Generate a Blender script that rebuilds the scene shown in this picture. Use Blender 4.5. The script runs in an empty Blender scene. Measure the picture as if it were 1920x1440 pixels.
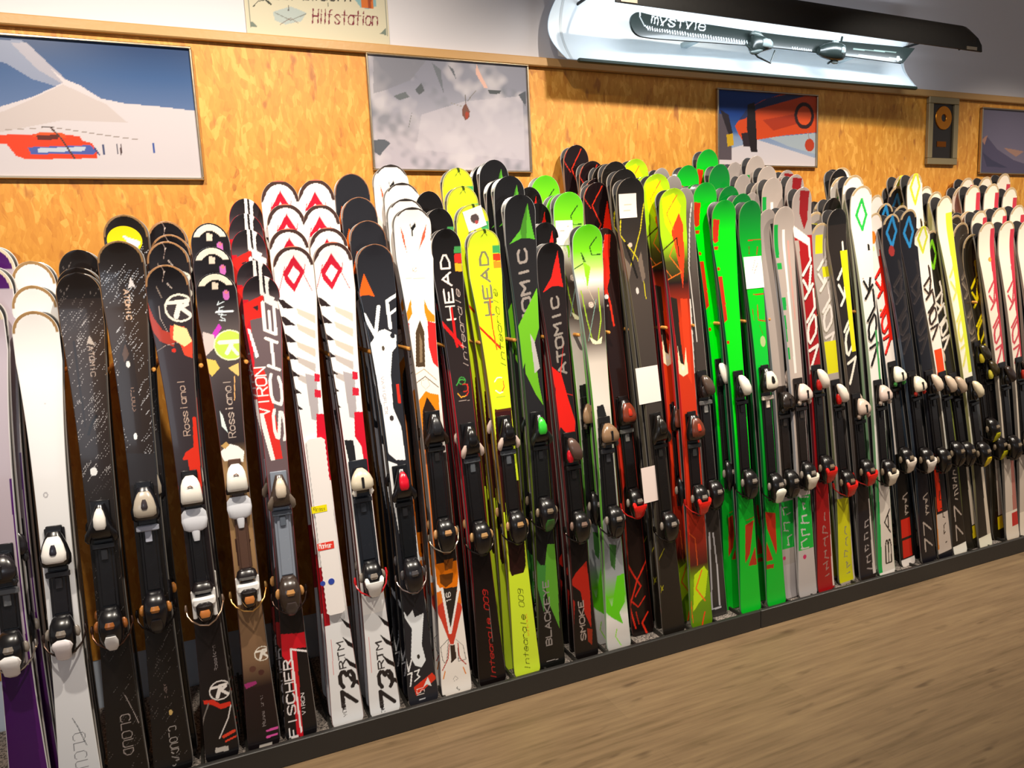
import bpy, math, random
import numpy as np
from mathutils import Matrix, Vector

# ------------------------------------------------------------------ camera, light, exposure
scn = bpy.context.scene
COL = scn.collection
W, H = 1920, 1440
F_PX = 1375.0
CAM_Z = 1.5
ROLL, PITCH, YAW = [math.radians(a) for a in (2.62, 8.24, 23.17)]

def _cam_rot():
    cy, sy = math.cos(YAW), math.sin(YAW)
    fwd = np.array([sy * math.cos(PITCH), cy * math.cos(PITCH), -math.sin(PITCH)])
    right = np.array([cy, -sy, 0.0])
    down = np.cross(fwd, right)
    cr, sr = math.cos(ROLL), math.sin(ROLL)
    return np.array([[cr, sr, 0], [-sr, cr, 0], [0, 0, 1]]) @ np.array([right, down, fwd])
CR = _cam_rot()
CAMP = np.array([0, 0, CAM_Z])

cd = bpy.data.cameras.new('camera')
cd.sensor_fit = 'HORIZONTAL'
cd.sensor_width = 36.0
cd.lens = F_PX / W * 36.0
cd.clip_start = 0.05
cam = bpy.data.objects.new('camera', cd)
COL.objects.link(cam)
cam.matrix_world = Matrix(((CR[0][0], -CR[1][0], -CR[2][0], 0), (CR[0][1], -CR[1][1], -CR[2][1], 0),
                           (CR[0][2], -CR[1][2], -CR[2][2], CAM_Z), (0, 0, 0, 1)))
scn.camera = cam

world = bpy.data.worlds.new('world')
scn.world = world
world.use_nodes = True
bg = world.node_tree.nodes['Background']
bg.inputs[0].default_value = (0.84, 0.81, 0.79, 1)
bg.inputs[1].default_value = 0.34

def lamp(name, kind, loc, target, energy, color, **kw):
    l = bpy.data.lights.new(name, kind)
    l.energy = energy
    l.color = color
    for k, v in kw.items():
        setattr(l, k, v)
    o = bpy.data.objects.new(name, l)
    COL.objects.link(o)
    o.location = loc
    o.rotation_euler = (Vector(target) - Vector(loc)).to_track_quat('-Z', 'Y').to_euler()
    return o
WARM = (1.0, 0.90, 0.76)
# ceiling spots that light the ski wall
for sx, tx, en in ((-0.6, -0.4, 185), (0.55, 0.4, 215), (1.75, 1.75, 240), (3.1, 3.1, 235), (4.4, 4.3, 205)):
    lamp('ceiling_spot', 'SPOT', (sx, 1.40, 3.1), (tx, 2.5, 1.25 if sx < 2.5 else 1.0), en, WARM, spot_size=math.radians(104 if sx < 1 else (88 if sx < 2.5 else 80)), spot_blend=0.9, shadow_soft_size=0.03)
# cool fill light added behind the camera for bluish fill and reflections
lamp('cool_fill', 'AREA', (-1.5, -3.0, 1.9), (0.9, 2.5, 1.2), 20, (0.80, 0.88, 1.0), shape='RECTANGLE', size=1.6, size_y=1.5)
scn.view_settings.view_transform = 'Standard'
scn.view_settings.look = 'None'
scn.view_settings.exposure = 0.0
scn.view_settings.gamma = 1.0
scn.view_settings.use_curve_mapping = False

# ------------------------------------------------------------------ measuring helpers
def ray(px, py):
    return CR.T @ np.array([px - 960.0, py - 720.0, F_PX])
def on_y(px, py, Y):
    d = ray(px, py)
    return CAMP + d * (Y / d[1])

# ------------------------------------------------------------------ materials
def lin(c):
    if isinstance(c, str):
        c = [int(c[i:i + 2], 16) / 255 for i in (0, 2, 4)]
    return [v / 12.92 if v <= 0.04045 else ((v + 0.055) / 1.055) ** 2.4 for v in c[:3]]
_m = {}
def mat(name, color, rough=0.5, metal=0.0, coat=0.0, emit=None, estr=0.0, bump=0.0, bscale=60, spec=0.5):
    if name in _m:
        return _m[name]
    m = bpy.data.materials.new(name)
    m.use_nodes = True
    nt = m.node_tree
    p = nt.nodes['Principled BSDF']
    c = lin(color)
    p.inputs['Base Color'].default_value = (*c, 1)
    p.inputs['Roughness'].default_value = rough
    p.inputs['Metallic'].default_value = metal
    p.inputs['Coat Weight'].default_value = coat
    p.inputs['Specular IOR Level'].default_value = spec
    if emit:
        p.inputs['Emission Color'].default_value = (*lin(emit), 1)
        p.inputs['Emission Strength'].default_value = estr
    n = nt.nodes.new('ShaderNodeTexNoise')
    n.inputs['Scale'].default_value = bscale
    tc = nt.nodes.new('ShaderNodeTexCoord')
    nt.links.new(tc.outputs['Object'], n.inputs['Vector'])
    r = nt.nodes.new('ShaderNodeMapRange')
    r.inputs['To Min'].default_value = max(0.02, rough - 0.05)
    r.inputs['To Max'].default_value = min(1, rough + 0.06)
    nt.links.new(n.outputs['Fac'], r.inputs['Value'])
    nt.links.new(r.outputs['Result'], p.inputs['Roughness'])
    if bump:
        b = nt.nodes.new('ShaderNodeBump')
        b.inputs['Strength'].default_value = bump
        b.inputs['Distance'].default_value = 0.002
        nt.links.new(n.outputs['Fac'], b.inputs['Height'])
        nt.links.new(b.outputs['Normal'], p.inputs['Normal'])
    _m[name] = m
    return m
def painted(name, rough, coat, spec=0.5):
    m = bpy.data.materials.new(name)
    m.use_nodes = True
    nt = m.node_tree
    p = nt.nodes['Principled BSDF']
    a = nt.nodes.new('ShaderNodeVertexColor')
    a.layer_name = 'Col'
    nt.links.new(a.outputs['Color'], p.inputs['Base Color'])
    p.inputs['Roughness'].default_value = rough
    p.inputs['Coat Weight'].default_value = coat
    p.inputs['Coat Roughness'].default_value = 0.06
    p.inputs['Specular IOR Level'].default_value = spec
    return m
M_TOP = painted('ski_lacquer', 0.24, 0.3, 0.3)
M_PRINT = painted('glossy_print', 0.3, 0.25, 0.3)
M_MATTE = painted('matte_print', 0.7, 0.0, 0.3)
_pc = {}
def plastic(c, rough=0.25):
    return mat('plastic_' + c, c, rough, coat=0.25)
def metal(c, rough=0.22):
    return mat('metal_' + c, c, rough, metal=1.0)

def osb():
    m = bpy.data.materials.new('osb_board')
    m.use_nodes = True
    nt = m.node_tree
    N, Lk = nt.nodes, nt.links
    p = N['Principled BSDF']
    tc = N.new('ShaderNodeTexCoord')
    def vor(sx, sz, rot, sc):
        mp = N.new('ShaderNodeMapping')
        mp.inputs['Scale'].default_value = (sx, 1, sz)
        mp.inputs['Rotation'].default_value = (0, rot, 0)
        w = N.new('ShaderNodeTexNoise')
        w.inputs['Scale'].default_value = 5
        Lk.new(tc.outputs['Object'], w.inputs['Vector'])
        mx = N.new('ShaderNodeVectorMath')
        mx.operation = 'MULTIPLY_ADD'
        mx.inputs[1].default_value = (0.08, 0.0, 0.08)
        Lk.new(w.outputs['Color'], mx.inputs[0])
        Lk.new(tc.outputs['Object'], mx.inputs[2])
        Lk.new(mx.outputs[0], mp.inputs['Vector'])
        v = N.new('ShaderNodeTexVoronoi')
        v.inputs['Scale'].default_value = sc
        Lk.new(mp.outputs[0], v.inputs['Vector'])
        return v
    v1 = vor(2.8, 0.9, 0.35, 17)
    v2 = vor(2.2, 0.9, -0.5, 31)
    sp1 = N.new('ShaderNodeSeparateColor')
    sp2 = N.new('ShaderNodeSeparateColor')
    Lk.new(v1.outputs['Color'], sp1.inputs[0])
    Lk.new(v2.outputs['Color'], sp2.inputs[0])
    ad = N.new('ShaderNodeMath')
    ad.operation = 'ADD'
    Lk.new(sp1.outputs[0], ad.inputs[0])
    Lk.new(sp2.outputs[1], ad.inputs[1])
    nz = N.new('ShaderNodeTexNoise')
    nz.inputs['Scale'].default_value = 70
    nz.inputs['Detail'].default_value = 4
    mp2 = N.new('ShaderNodeMapping')
    mp2.inputs['Scale'].default_value = (1.6, 1, 0.5)
    Lk.new(tc.outputs['Object'], mp2.inputs['Vector'])
    Lk.new(mp2.outputs[0], nz.inputs['Vector'])
    ad2 = N.new('ShaderNodeMath')
    ad2.operation = 'ADD'
    Lk.new(ad.outputs[0], ad2.inputs[0])
    Lk.new(nz.outputs['Fac'], ad2.inputs[1])
    mr = N.new('ShaderNodeMapRange')
    mr.inputs['From Min'].default_value = 0.3
    mr.inputs['From Max'].default_value = 2.3
    Lk.new(ad2.outputs[0], mr.inputs['Value'])
    cr = N.new('ShaderNodeValToRGB')
    e = cr.color_ramp.elements
    e[0].position = 0.0
    e[0].color = (*lin('9c5c14'), 1)
    e[1].position = 0.95
    e[1].color = (*lin('d89a40'), 1)
    x = e.new(0.22)
    x.color = (*lin('bc7820'), 1)
    x = e.new(0.7)
    x.color = (*lin('c8882c'), 1)
    Lk.new(mr.outputs[0], cr.inputs[0])
    fl = N.new('ShaderNodeTexNoise')
    fl.inputs['Scale'].default_value = 9
    fl.inputs['Detail'].default_value = 2
    fm = N.new('ShaderNodeMapping')
    fm.inputs['Scale'].default_value = (2.4, 1, 1.0)
    Lk.new(tc.outputs['Object'], fm.inputs['Vector'])
    Lk.new(fm.outputs[0], fl.inputs['Vector'])
    fr_ = N.new('ShaderNodeMapRange')
    fr_.inputs['From Min'].default_value = .66
    fr_.inputs['From Max'].default_value = .74
    fr_.inputs['To Max'].default_value = .7
    Lk.new(fl.outputs['Fac'], fr_.inputs['Value'])
    fx = N.new('ShaderNodeMix')
    fx.data_type = 'RGBA'
    fx.inputs[7].default_value = (*lin('8c4a12'), 1)
    Lk.new(fr_.outputs[0], fx.inputs[0])
    Lk.new(cr.outputs[0], fx.inputs[6])
    Lk.new(fx.outputs[2], p.inputs['Base Color'])
    p.inputs['Roughness'].default_value = 0.55
    b = N.new('ShaderNodeBump')
    b.inputs['Strength'].default_value = 0.25
    b.inputs['Distance'].default_value = 0.002
    Lk.new(mr.outputs[0], b.inputs['Height'])
    Lk.new(b.outputs[0], p.inputs['Normal'])
    return m

def floor_mat():
    m = bpy.data.materials.new('wood_floor')
    m.use_nodes = True
    nt = m.node_tree
    N, Lk = nt.nodes, nt.links
    p = N['Principled BSDF']
    tc = N.new('ShaderNodeTexCoord')
    br = N.new('ShaderNodeTexBrick')
    br.inputs['Scale'].default_value = 1.0
    br.inputs['Brick Width'].default_value = 1.22
    br.inputs['Row Height'].default_value = 0.18
    br.inputs['Mortar Size'].default_value = 0.0012
    br.inputs['Mortar Smooth'].default_value = 0.3
    br.inputs['Color1'].default_value = (0.35, 0.35, 0.35, 1)
    br.inputs['Color2'].default_value = (0.75, 0.75, 0.75, 1)
    br.inputs['Mortar'].default_value = (0.15, 0.15, 0.15, 1)
    Lk.new(tc.outputs['Object'], br.inputs['Vector'])
    mp = N.new('ShaderNodeMapping')
    mp.inputs['Scale'].default_value = (1.6, 30, 1)
    Lk.new(tc.outputs['Object'], mp.inputs['Vector'])
    n1 = N.new('ShaderNodeTexNoise')
    n1.inputs['Scale'].default_value = 1.6
    n1.inputs['Detail'].default_value = 6
    n1.inputs['Roughness'].default_value = 0.65
    Lk.new(mp.outputs[0], n1.inputs['Vector'])
    mp3 = N.new('ShaderNodeMapping')
    mp3.inputs['Scale'].default_value = (1.6, 9, 1)
    Lk.new(tc.outputs['Object'], mp3.inputs['Vector'])
    n2 = N.new('ShaderNodeTexNoise')
    n2.inputs['Scale'].default_value = 1.7
    n2.inputs['Detail'].default_value = 3
    Lk.new(mp3.outputs[0], n2.inputs['Vector'])
    a = N.new('ShaderNodeMath')
    a.operation = 'MULTIPLY_ADD'
    a.inputs[1].default_value = 0.22
    Lk.new(br.outputs['Color'], a.inputs[0])
    Lk.new(n1.outputs['Fac'], a.inputs[2])
    a2 = N.new('ShaderNodeMath')
    a2.operation = 'MULTIPLY_ADD'
    a2.inputs[1].default_value = 0.5
    Lk.new(n2.outputs['Fac'], a2.inputs[0])
    Lk.new(a.outputs[0], a2.inputs[2])
    mr = N.new('ShaderNodeMapRange')
    mr.inputs['From Min'].default_value = 0.35
    mr.inputs['From Max'].default_value = 1.22
    Lk.new(a2.outputs[0], mr.inputs['Value'])
    cr = N.new('ShaderNodeValToRGB')
    e = cr.color_ramp.elements
    e[0].position = 0.12
    e[0].color = (*lin('54432f'), 1)
    e[1].position = 0.9
    e[1].color = (*lin('8e7656'), 1)
    x = e.new(0.34)
    x.color = (*lin('6a563c'), 1)
    x = e.new(0.55)
    x.color = (*lin('7c654a'), 1)
    Lk.new(mr.outputs[0], cr.inputs[0])
    fl = N.new('ShaderNodeTexNoise')
    fl.inputs['Scale'].default_value = 5
    fl.inputs['Detail'].default_value = 2
    fm = N.new('ShaderNodeMapping')
    fm.inputs['Scale'].default_value = (1.0, 4.5, 1)
    Lk.new(tc.outputs['Object'], fm.inputs['Vector'])
    Lk.new(fm.outputs[0], fl.inputs['Vector'])
    fr_ = N.new('ShaderNodeMapRange')
    fr_.inputs['From Min'].default_value = .64
    fr_.inputs['From Max'].default_value = .76
    fr_.inputs['To Max'].default_value = .6
    Lk.new(fl.outputs['Fac'], fr_.inputs['Value'])
    fx = N.new('ShaderNodeMix')
    fx.data_type = 'RGBA'
    fx.inputs[7].default_value = (*lin('3c2a1a'), 1)
    Lk.new(fr_.outputs[0], fx.inputs[0])
    Lk.new(cr.outputs[0], fx.inputs[6])
    Lk.new(fx.outputs[2], p.inputs['Base Color'])
    p.inputs['Roughness'].default_value = 0.5
    return m

# ------------------------------------------------------------------ mesh helpers
class MB:
    def __init__(s):
        s.v, s.f, s.mi = [], [], []
    def add(s, v, f, mi=0):
        o = len(s.v)
        s.v += [tuple(p) for p in v]
        s.f += [tuple(i + o for i in q) for q in f]
        s.mi += [mi] * len(f)
    def box(s, x0, x1, y0, y1, z0, z1, mi=0, bev=0.0):
        if bev <= 0:
            v = [(x, y, z) for z in (z0, z1) for y in (y0, y1) for x in (x0, x1)]
            s.add(v, [(0, 2, 3, 1), (4, 5, 7, 6), (0, 1, 5, 4), (2, 6, 7, 3), (0, 4, 6, 2), (1, 3, 7, 5)], mi)
            return
        b = min(bev, (x1 - x0) * .45, (y1 - y0) * .45, (z1 - z0) * .45)
        rings = []
        for z, i in ((z0, b), (z0 + b, 0), (z1 - b, 0), (z1, b)):
            a, c, d, e = x0 + i, x1 - i, y0 + i, y1 - i
            k = b * (0.6 if i else 1.0)
            rings.append([(a + k, d, z), (c - k, d, z), (c, d + k, z), (c, e - k, z), (c - k, e, z), (a + k, e, z), (a, e - k, z), (a, d + k, z)])
        s.rings(rings, mi)
    def rings(s, rings, mi=0, close=True):
        n = len(rings[0])
        v = [p for r in rings for p in r]
        f = []
        for i in range(len(rings) - 1):
            for j in range(n):
                k = (j + 1) % n
                f.append((i * n + j, i * n + k, (i + 1) * n + k, (i + 1) * n + j))
        if close:
            f.append(tuple(range(n - 1, -1, -1)))
            f.append(tuple((len(rings) - 1) * n + j for j in range(n)))
        s.add(v, f, mi)
    def loft(s, secs, mi=0, n=16, p=2.6):
        """sections along z: (z, cx, cy, rx, ry)"""
        rings = []
        for (z, cx, cy, rx, ry) in secs:
            r = []
            for j in range(n):
                a = 2 * math.pi * j / n
                c, q = math.cos(a), math.sin(a)
                r.append((cx + rx * math.copysign(abs(c) ** (2 / p), c), cy + ry * math.copysign(abs(q) ** (2 / p), q), z))
            rings.append(r)
        s.rings(rings, mi)
    def tube(s, pts, r, mi=0, n=8):
        rings = []
        P = [Vector(p) for p in pts]
        for i, p in enumerate(P):
            d = (P[min(i + 1, len(P) - 1)] - P[max(i - 1, 0)]).normalized()
            a = d.cross(Vector((0, 0, 1)))
            if a.length < 0.1:
                a = d.cross(Vector((0, 1, 0)))
            a.normalize()
            b = d.cross(a)
            rings.append([tuple(p + a * r * math.cos(2 * math.pi * j / n) + b * r * math.sin(2 * math.pi * j / n)) for j in range(n)])
        s.rings(rings, mi)
    def prism(s, poly, y0, y1, mi=0):
        n = len(poly)
        v = [(x, y0, z) for x, z in poly] + [(x, y1, z) for x, z in poly]
        f = [tuple(range(n)), tuple(range(2 * n - 1, n - 1, -1))]
        f += [(i, i + n, (i + 1) % n + n, (i + 1) % n) for i in range(n)]
        s.add(v, f, mi)
    def mesh(s, name, mats, smooth=True):
        me = bpy.data.meshes.new(name)
        me.from_pydata(s.v, [], s.f)
        for m in (mats if isinstance(mats, (list, tuple)) else [mats]):
            me.materials.append(m)
        me.polygons.foreach_set('material_index', s.mi)
        if smooth:
            me.polygons.foreach_set('use_smooth', [True] * len(s.f))
            me.set_sharp_from_angle(angle=math.radians(42))
        me.update()
        return me

def link(name, data, parent=None, label=None):
    o = bpy.data.objects.new(name, data)
    COL.objects.link(o)
    if parent:
        o.parent = parent
    if label:
        o['label'] = label
    return o
def tag(o, label, cat=None, group=None, kind=None):
    if label:
        o['label'] = label
    if cat:
        o['category'] = cat
    if group:
        o['group'] = group
    if kind:
        o['kind'] = kind
    return o
def thing(name, label, cat, loc=(0, 0, 0), group=None):
    o = link(name, None)
    o.location = loc
    o.empty_display_size = 0.05
    return tag(o, label, cat, group)

# ------------------------------------------------------------------ lettering and painting
FONT = {
 'A': '002640,1232', 'B': '00063645443303,3342413000', 'C': '4536160501103041', 'D': '00062644422000', 'E': '40000646,0333',
 'F': '000646,0333', 'G': '45361605011030414323', 'H': '0006,4046,0343', 'I': '2026', 'J': '46413010', 'K': '0006,460340', 'L': '060040',
 'M': '0006234640', 'N': '00064046', 'O': '160501103041453616', 'P': '00063645443303', 'R': '00063645443303,2340',
 'S': '45361605044241301001', 'T': '0646,2620', 'U': '060110304146', 'V': '062046', 'W': '0610243046', 'X': '0046,0640', 'Y': '062346,2320', 'Z': '06460040',
 '0': '160501103041453616', '1': '152620', '2': '05163645440040', '3': '051636454433,334241301001', '4': '30360242', '5': '4606033342413000',
 '6': '4536160501103041423303', '7': '064610', '9': '4433130405163645413010',
 'a': '4440,4334140301103041', 'b': '0600,0314344341301001', 'c': '4334140301103041', 'd': '4640,4334140301103041',
 'e': '0242433414030110 3041'.replace(' ', ''), 'f': '36261510,0434', 'g': '4334140301103041,4440', 'h': '0006,0314344340', 'i': '2024,2526',
 'k': '0006,440240', 'l': '2620', 'm': '0004,03142320,23344340', 'n': '0004,0314344340', 'o': '140301103041433414', 'r': '0004,03143443',
 's': '4334140341301001', 't': '2620,0444', 'u': '0401103041,4440', 'w': '0410243044', 'y': '0420,4410', '.': '2021', ' ': '', '-': '0343'}
FONT['8'] = '1304051636454433,1333,3342413010010213'

class Painter:
    """colours the vertices of a surface grid from flat artwork; X to the right, S upwards, in metres"""
    def __init__(s, X, S, base, px2loc, sy=None, tip=None):
        s.sy, s.tip = sy, tip
        s.X, s.S = X.ravel(), S.ravel()
        s.C = np.empty((len(s.X), 3))
        s.C[:] = lin(base)
        s.m = px2loc
    def loc(s, pts):
        return [s.m(pts[i], pts[i + 1]) for i in range(0, len(pts), 2)]
    def put(s, mask, c, a=1.0):
        c = np.array(lin(c))
        s.C[mask] = s.C[mask] * (1 - a) + c * a
    def poly(s, c, pts, a=1.0, local=False):
        P = pts if local else s.loc(pts)
        xs = [p[0] for p in P]
        ys = [p[1] for p in P]
        bb = np.nonzero((s.X >= min(xs)) & (s.X <= max(xs)) & (s.S >= min(ys)) & (s.S <= max(ys)))[0]
        if not len(bb):
            return
        x, y = s.X[bb], s.S[bb]
        ins = np.zeros(len(bb), bool)
        n = len(P)
        for i in range(n):
            x1, y1 = P[i]
            x2, y2 = P[(i + 1) % n]
            if y1 == y2:
                continue
            cnd = ((y1 > y) != (y2 > y)) & (x < (x2 - x1) * (y - y1) / (y2 - y1) + x1)
            ins ^= cnd
        s.put(bb[ins], c, a)
    def seg(s, c, P, w, a=1.0):
        h = w / 2
        for (x1, y1), (x2, y2) in zip(P[:-1], P[1:]):
            bb = np.nonzero((s.X >= min(x1, x2) - h) & (s.X <= max(x1, x2) + h) & (s.S >= min(y1, y2) - h) & (s.S <= max(y1, y2) + h))[0]
            if not len(bb):
                continue
            x, y = s.X[bb], s.S[bb]
            dx, dy = x2 - x1, y2 - y1
            q = dx * dx + dy * dy + 1e-12
            t = np.clip(((x - x1) * dx + (y - y1) * dy) / q, 0, 1)
            d = np.hypot(x - x1 - t * dx, y - y1 - t * dy)
            s.put(bb[d <= h], c, a)
    def marks(s, c, p0, p1, x0, x1, n, seed, w=4):
        """blurred unreadable print: short bars across a strip"""
        r = random.Random(seed)
        a, b2 = s.sy(p0), s.sy(p1)
        for i in range(n):
            q = a + (b2 - a) * (i + .5) / n
            xa, xb = r.uniform(x0, (x0 + x1) / 2), r.uniform((x0 + x1) / 2, x1)
            s.seg(c, [(xa * .001, q), (xb * .001, q + r.uniform(-.01, .01))], w * .001)
            if i % 2:
                s.seg(c, [(xa * .001, q), (xa * .001 + .004, q + (b2 - a) / n)], w * .001)
    def line(s, c, w, pts, a=1.0):
        s.seg(c, s.loc(pts), w * 0.001, a)
    def circ(s, c, x, y, r, r0=0.0, ky=1.0, a=1.0):
        cx, cy = s.m(x, y)
        d = np.hypot(s.X - cx, (s.S - cy) / ky)
        s.put((d <= r * 0.001) & (d >= r0 * 0.001), c, a)
    def text(s, c, t, x0, y0, x1, y1, h, w, a=1.0, slant=0.0):
        L = math.hypot(x1 - x0, y1 - y0)
        nx, ny = (y1 - y0) / L, -(x1 - x0) / L
        p0 = np.array(s.m(x0, y0))
        p1 = np.array(s.m(x1, y1))
        ph = np.array(s.m(x0 + nx * h, y0 + ny * h))
        adv = [3 if ch in 'Iil.1' else 5.2 for ch in t]
        tot = sum(adv) - 1
        ux, uy = (p1 - p0) / tot, (ph - p0) / 6
        cur = 0.0
        for ch, ad in zip(t, adv):
            off = -1 if ch in 'Iil.1' else 0
            for st in FONT.get(ch, '').split(','):
                P = []
                for i in range(0, len(st) - 1, 2):
                    gx, gy = int(st[i]), int(st[i + 1])
                    q = p0 + ux * (cur + off + gx + slant * gy) + uy * gy
                    P.append((q[0], q[1]))
                if len(P) > 1:
                    s.seg(c, P, w * 0.001, a)
            cur += ad
    def arc(s, c, r0, r1, low=0.0):
        """band that follows the rounded tip; r0..r1 as a share of the tip radius"""
        L, R, hw = s.tip
        d = np.hypot(s.X / hw, (s.S - (L - R)) / R)
        s.put((d >= r0) & (d <= r1) & (s.S > L - R + low * R), c)
    def below(s, c, py, pts=None, a=1.0):
        s.put(s.S < s.sy(py), c, a)
    def above(s, c, py, a=1.0):
        s.put(s.S > s.sy(py), c, a)
    def band(s, c, p0, p1, a=1.0):
        s.put((s.S > s.sy(p1)) & (s.S < s.sy(p0)), c, a)
    def half(s, c, x0, x1, p0, p1, a=1.0):
        """strip between two widths (in mm from the middle) from photo row p0 down to p1"""
        s.put((s.X >= x0 * .001) & (s.X <= x1 * .001) & (s.S > s.sy(p1)) & (s.S < s.sy(p0)), c, a)
    def glit(s, c, p0, p1, n, seed, ln=9, w=1.3, dx=4.5, a=0.8):
        rnd = random.Random(seed)
        a0, a1 = s.sy(p1), s.sy(p0)
        for _ in range(n):
            x, y = rnd.uniform(-.06, .06), rnd.uniform(a0, a1)
            k = rnd.choice((2, 3, 4))
            for j in range(k):
                q = (x + j * .0045, y + j * .0062)
                s.seg(c, [q, (q[0] + .0012, q[1] + .0017)], w * .001, a)
    def lets(s, c, t, p0, p1, x0, x1, w, slant=0.0, up=True, a=1.0, gap=5.2):
        """big lettering running along the ski between photo rows p0 (start) and p1 (end), x0..x1 mm across"""
        q0, q1 = s.sy(p0), s.sy(p1)
        tot = len(t) * gap - (gap - 4)
        for i, ch in enumerate(t):
            for st in FONT.get(ch, '').split(','):
                P = []
                for k in range(0, len(st) - 1, 2):
                    gx, gy = int(st[k]), int(st[k + 1])
                    along = q0 + (q1 - q0) * (i * gap + gx + slant * gy) / tot
                    P.append(((x1 + (x0 - x1) * gy / 6) * .001, along))
                if len(P) > 1:
                    s.seg(c, P, w * .001, a)
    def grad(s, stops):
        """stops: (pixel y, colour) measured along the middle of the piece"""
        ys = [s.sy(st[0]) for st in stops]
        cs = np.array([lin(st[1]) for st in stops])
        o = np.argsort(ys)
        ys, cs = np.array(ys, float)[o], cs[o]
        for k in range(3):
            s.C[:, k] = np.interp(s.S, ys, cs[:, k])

def grid_faces(nx, ny):
    i = np.arange(nx * ny).reshape(ny, nx)
    q = np.stack([i[:-1, :-1], i[:-1, 1:], i[1:, 1:], i[1:, :-1]], -1).reshape(-1, 4)
    return q
def fast_mesh(name, verts, quads, colors, material):
    me = bpy.data.meshes.new(name)
    me.vertices.add(len(verts))
    me.vertices.foreach_set('co', np.ascontiguousarray(verts, dtype=np.float32).ravel())
    n = len(quads)
    me.loops.add(n * 4)
    me.loops.foreach_set('vertex_index', quads.astype(np.int32).ravel())
    me.polygons.add(n)
    me.polygons.foreach_set('loop_start', np.arange(0, n * 4, 4, dtype=np.int32))
    me.polygons.foreach_set('loop_total', np.full(n, 4, dtype=np.int32))
    me.polygons.foreach_set('use_smooth', np.ones(n, bool))
    me.update(calc_edges=True)
    ca = me.color_attributes.new('Col', 'FLOAT_COLOR', 'POINT')
    c4 = np.ones((len(verts), 4), dtype=np.float32)
    c4[:, :3] = colors
    ca.data.foreach_set('color', c4.ravel())
    me.materials.append(material)
    me.validate()
    return me

def run_art(P, art):
    for op in art:
        getattr(P, op[0])(*op[1:])

def flat_print(name, Y, x0, x1, z0, z1, base, art, step, parent, material=None, dim=1.0):
    """an upright printed sheet facing the shop, its artwork given in photo pixels projected on its own plane"""
    nx, ny = int((x1 - x0) / step) + 2, int((z1 - z0) / step) + 2
    gx, gz = np.meshgrid(np.linspace(x0, x1, nx), np.linspace(z0, z1, ny))
    def m(px, py):
        p = on_y(px, py, Y)
        return p[0], p[2]
    P = Painter(gx, gz, base, m, lambda py: on_y(0, py, Y)[2])
    for op in art:
        if op[0] == 'fn':
            op[1](P)
        else:
            getattr(P, op[0])(*op[1:])
    v = np.stack([gx.ravel(), np.full(gx.size, Y), gz.ravel()], 1)
    me = fast_mesh(name, v, grid_faces(nx, ny), P.C * dim, material or M_PRINT)
    return link(name, me, parent)

# ------------------------------------------------------------------ the room
YW = 2.82            # face of the wall boards
def structure(name, mb, m, smooth=False):
    return tag(link(name, mb.mesh(name, m, smooth)), None, kind='structure')
b = MB(); b.box(-6, 9, -4, YW + 0.1, -0.05, 0.0)
structure('floor', b, floor_mat())
WALLM = mat('plaster', 'cecace', 0.8, bump=0.2, bscale=30)
b = MB(); b.box(-6, 9, YW + 0.02, YW + 0.14, 0.0, 3.3)
structure('wall_back', b, WALLM)
b = MB(); b.box(-6, 9, -4, YW + 0.14, 3.3, 3.36)
structure('ceiling', b, mat('ceiling_paint', 'cfcac6', 0.85))
b = MB(); b.box(-6, 9, YW, YW + 0.019, 0.235, 2.34)
structure('trim_1', b, osb())
b = MB(); b.box(-6, 9, YW - 0.022, YW + 0.02, 2.341, 2.376, bev=0.004)
structure('trim_2', b, mat('batten', 'b58a52', 0.5, bump=0.3))
b = MB(); b.box(-6, 9, YW + 0.002, YW + 0.019, 0.0, 0.234)
structure('baseboard_back', b, mat('pale_base', 'ccd8e8', 0.6))

# ------------------------------------------------------------------ rack
YP = 2.262
PEG_X = [-0.902 + 0.13 * i for i in range(42)]
rack = thing('ski_rack', 'long dark floor tray rack with wooden pegs holding the row of skis', 'ski rack', (0, 0, 0))
dark = mat('anthracite_board', '2b2927', 0.45, bump=0.15)
for a, c in ((-3.0, 2.049), (2.052, 6.0)):
    b = MB(); b.box(a, c, YP, YP + 0.018, 0.0, 0.078, bev=0.002)
    link('plinth_board', b.mesh('plinth_board', dark), rack)
b = MB(); b.box(-3.0, 6.0, YP + 0.019, YW - 0.005, 0.0, 0.058)
carpet = mat('speckled_lining', '6f665f', 0.9, bump=0.8, bscale=400)
nt = carpet.node_tree
nz = nt.nodes.new('ShaderNodeTexNoise'); nz.inputs['Scale'].default_value = 160
cr = nt.nodes.new('ShaderNodeValToRGB')
cr.color_ramp.elements[0].position = 0.35; cr.color_ramp.elements[0].color = (*lin('2c2826'), 1)
cr.color_ramp.elements[1].position = 0.62; cr.color_ramp.elements[1].color = (*lin('958a82'), 1)
tcn = nt.nodes.new('ShaderNodeTexCoord')
nt.links.new(tcn.outputs['Object'], nz.inputs['Vector'])
nt.links.new(nz.outputs['Fac'], cr.inputs[0])
nt.links.new(cr.outputs[0], nt.nodes['Principled BSDF'].inputs['Base Color'])
link('tray', b.mesh('tray', carpet, False), rack)
divm = mat('divider_steel', '3a3834', 0.4, metal=0.6)
pegm = mat('peg_wood', 'd89444', 0.55, bump=0.3, bscale=90)
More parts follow.
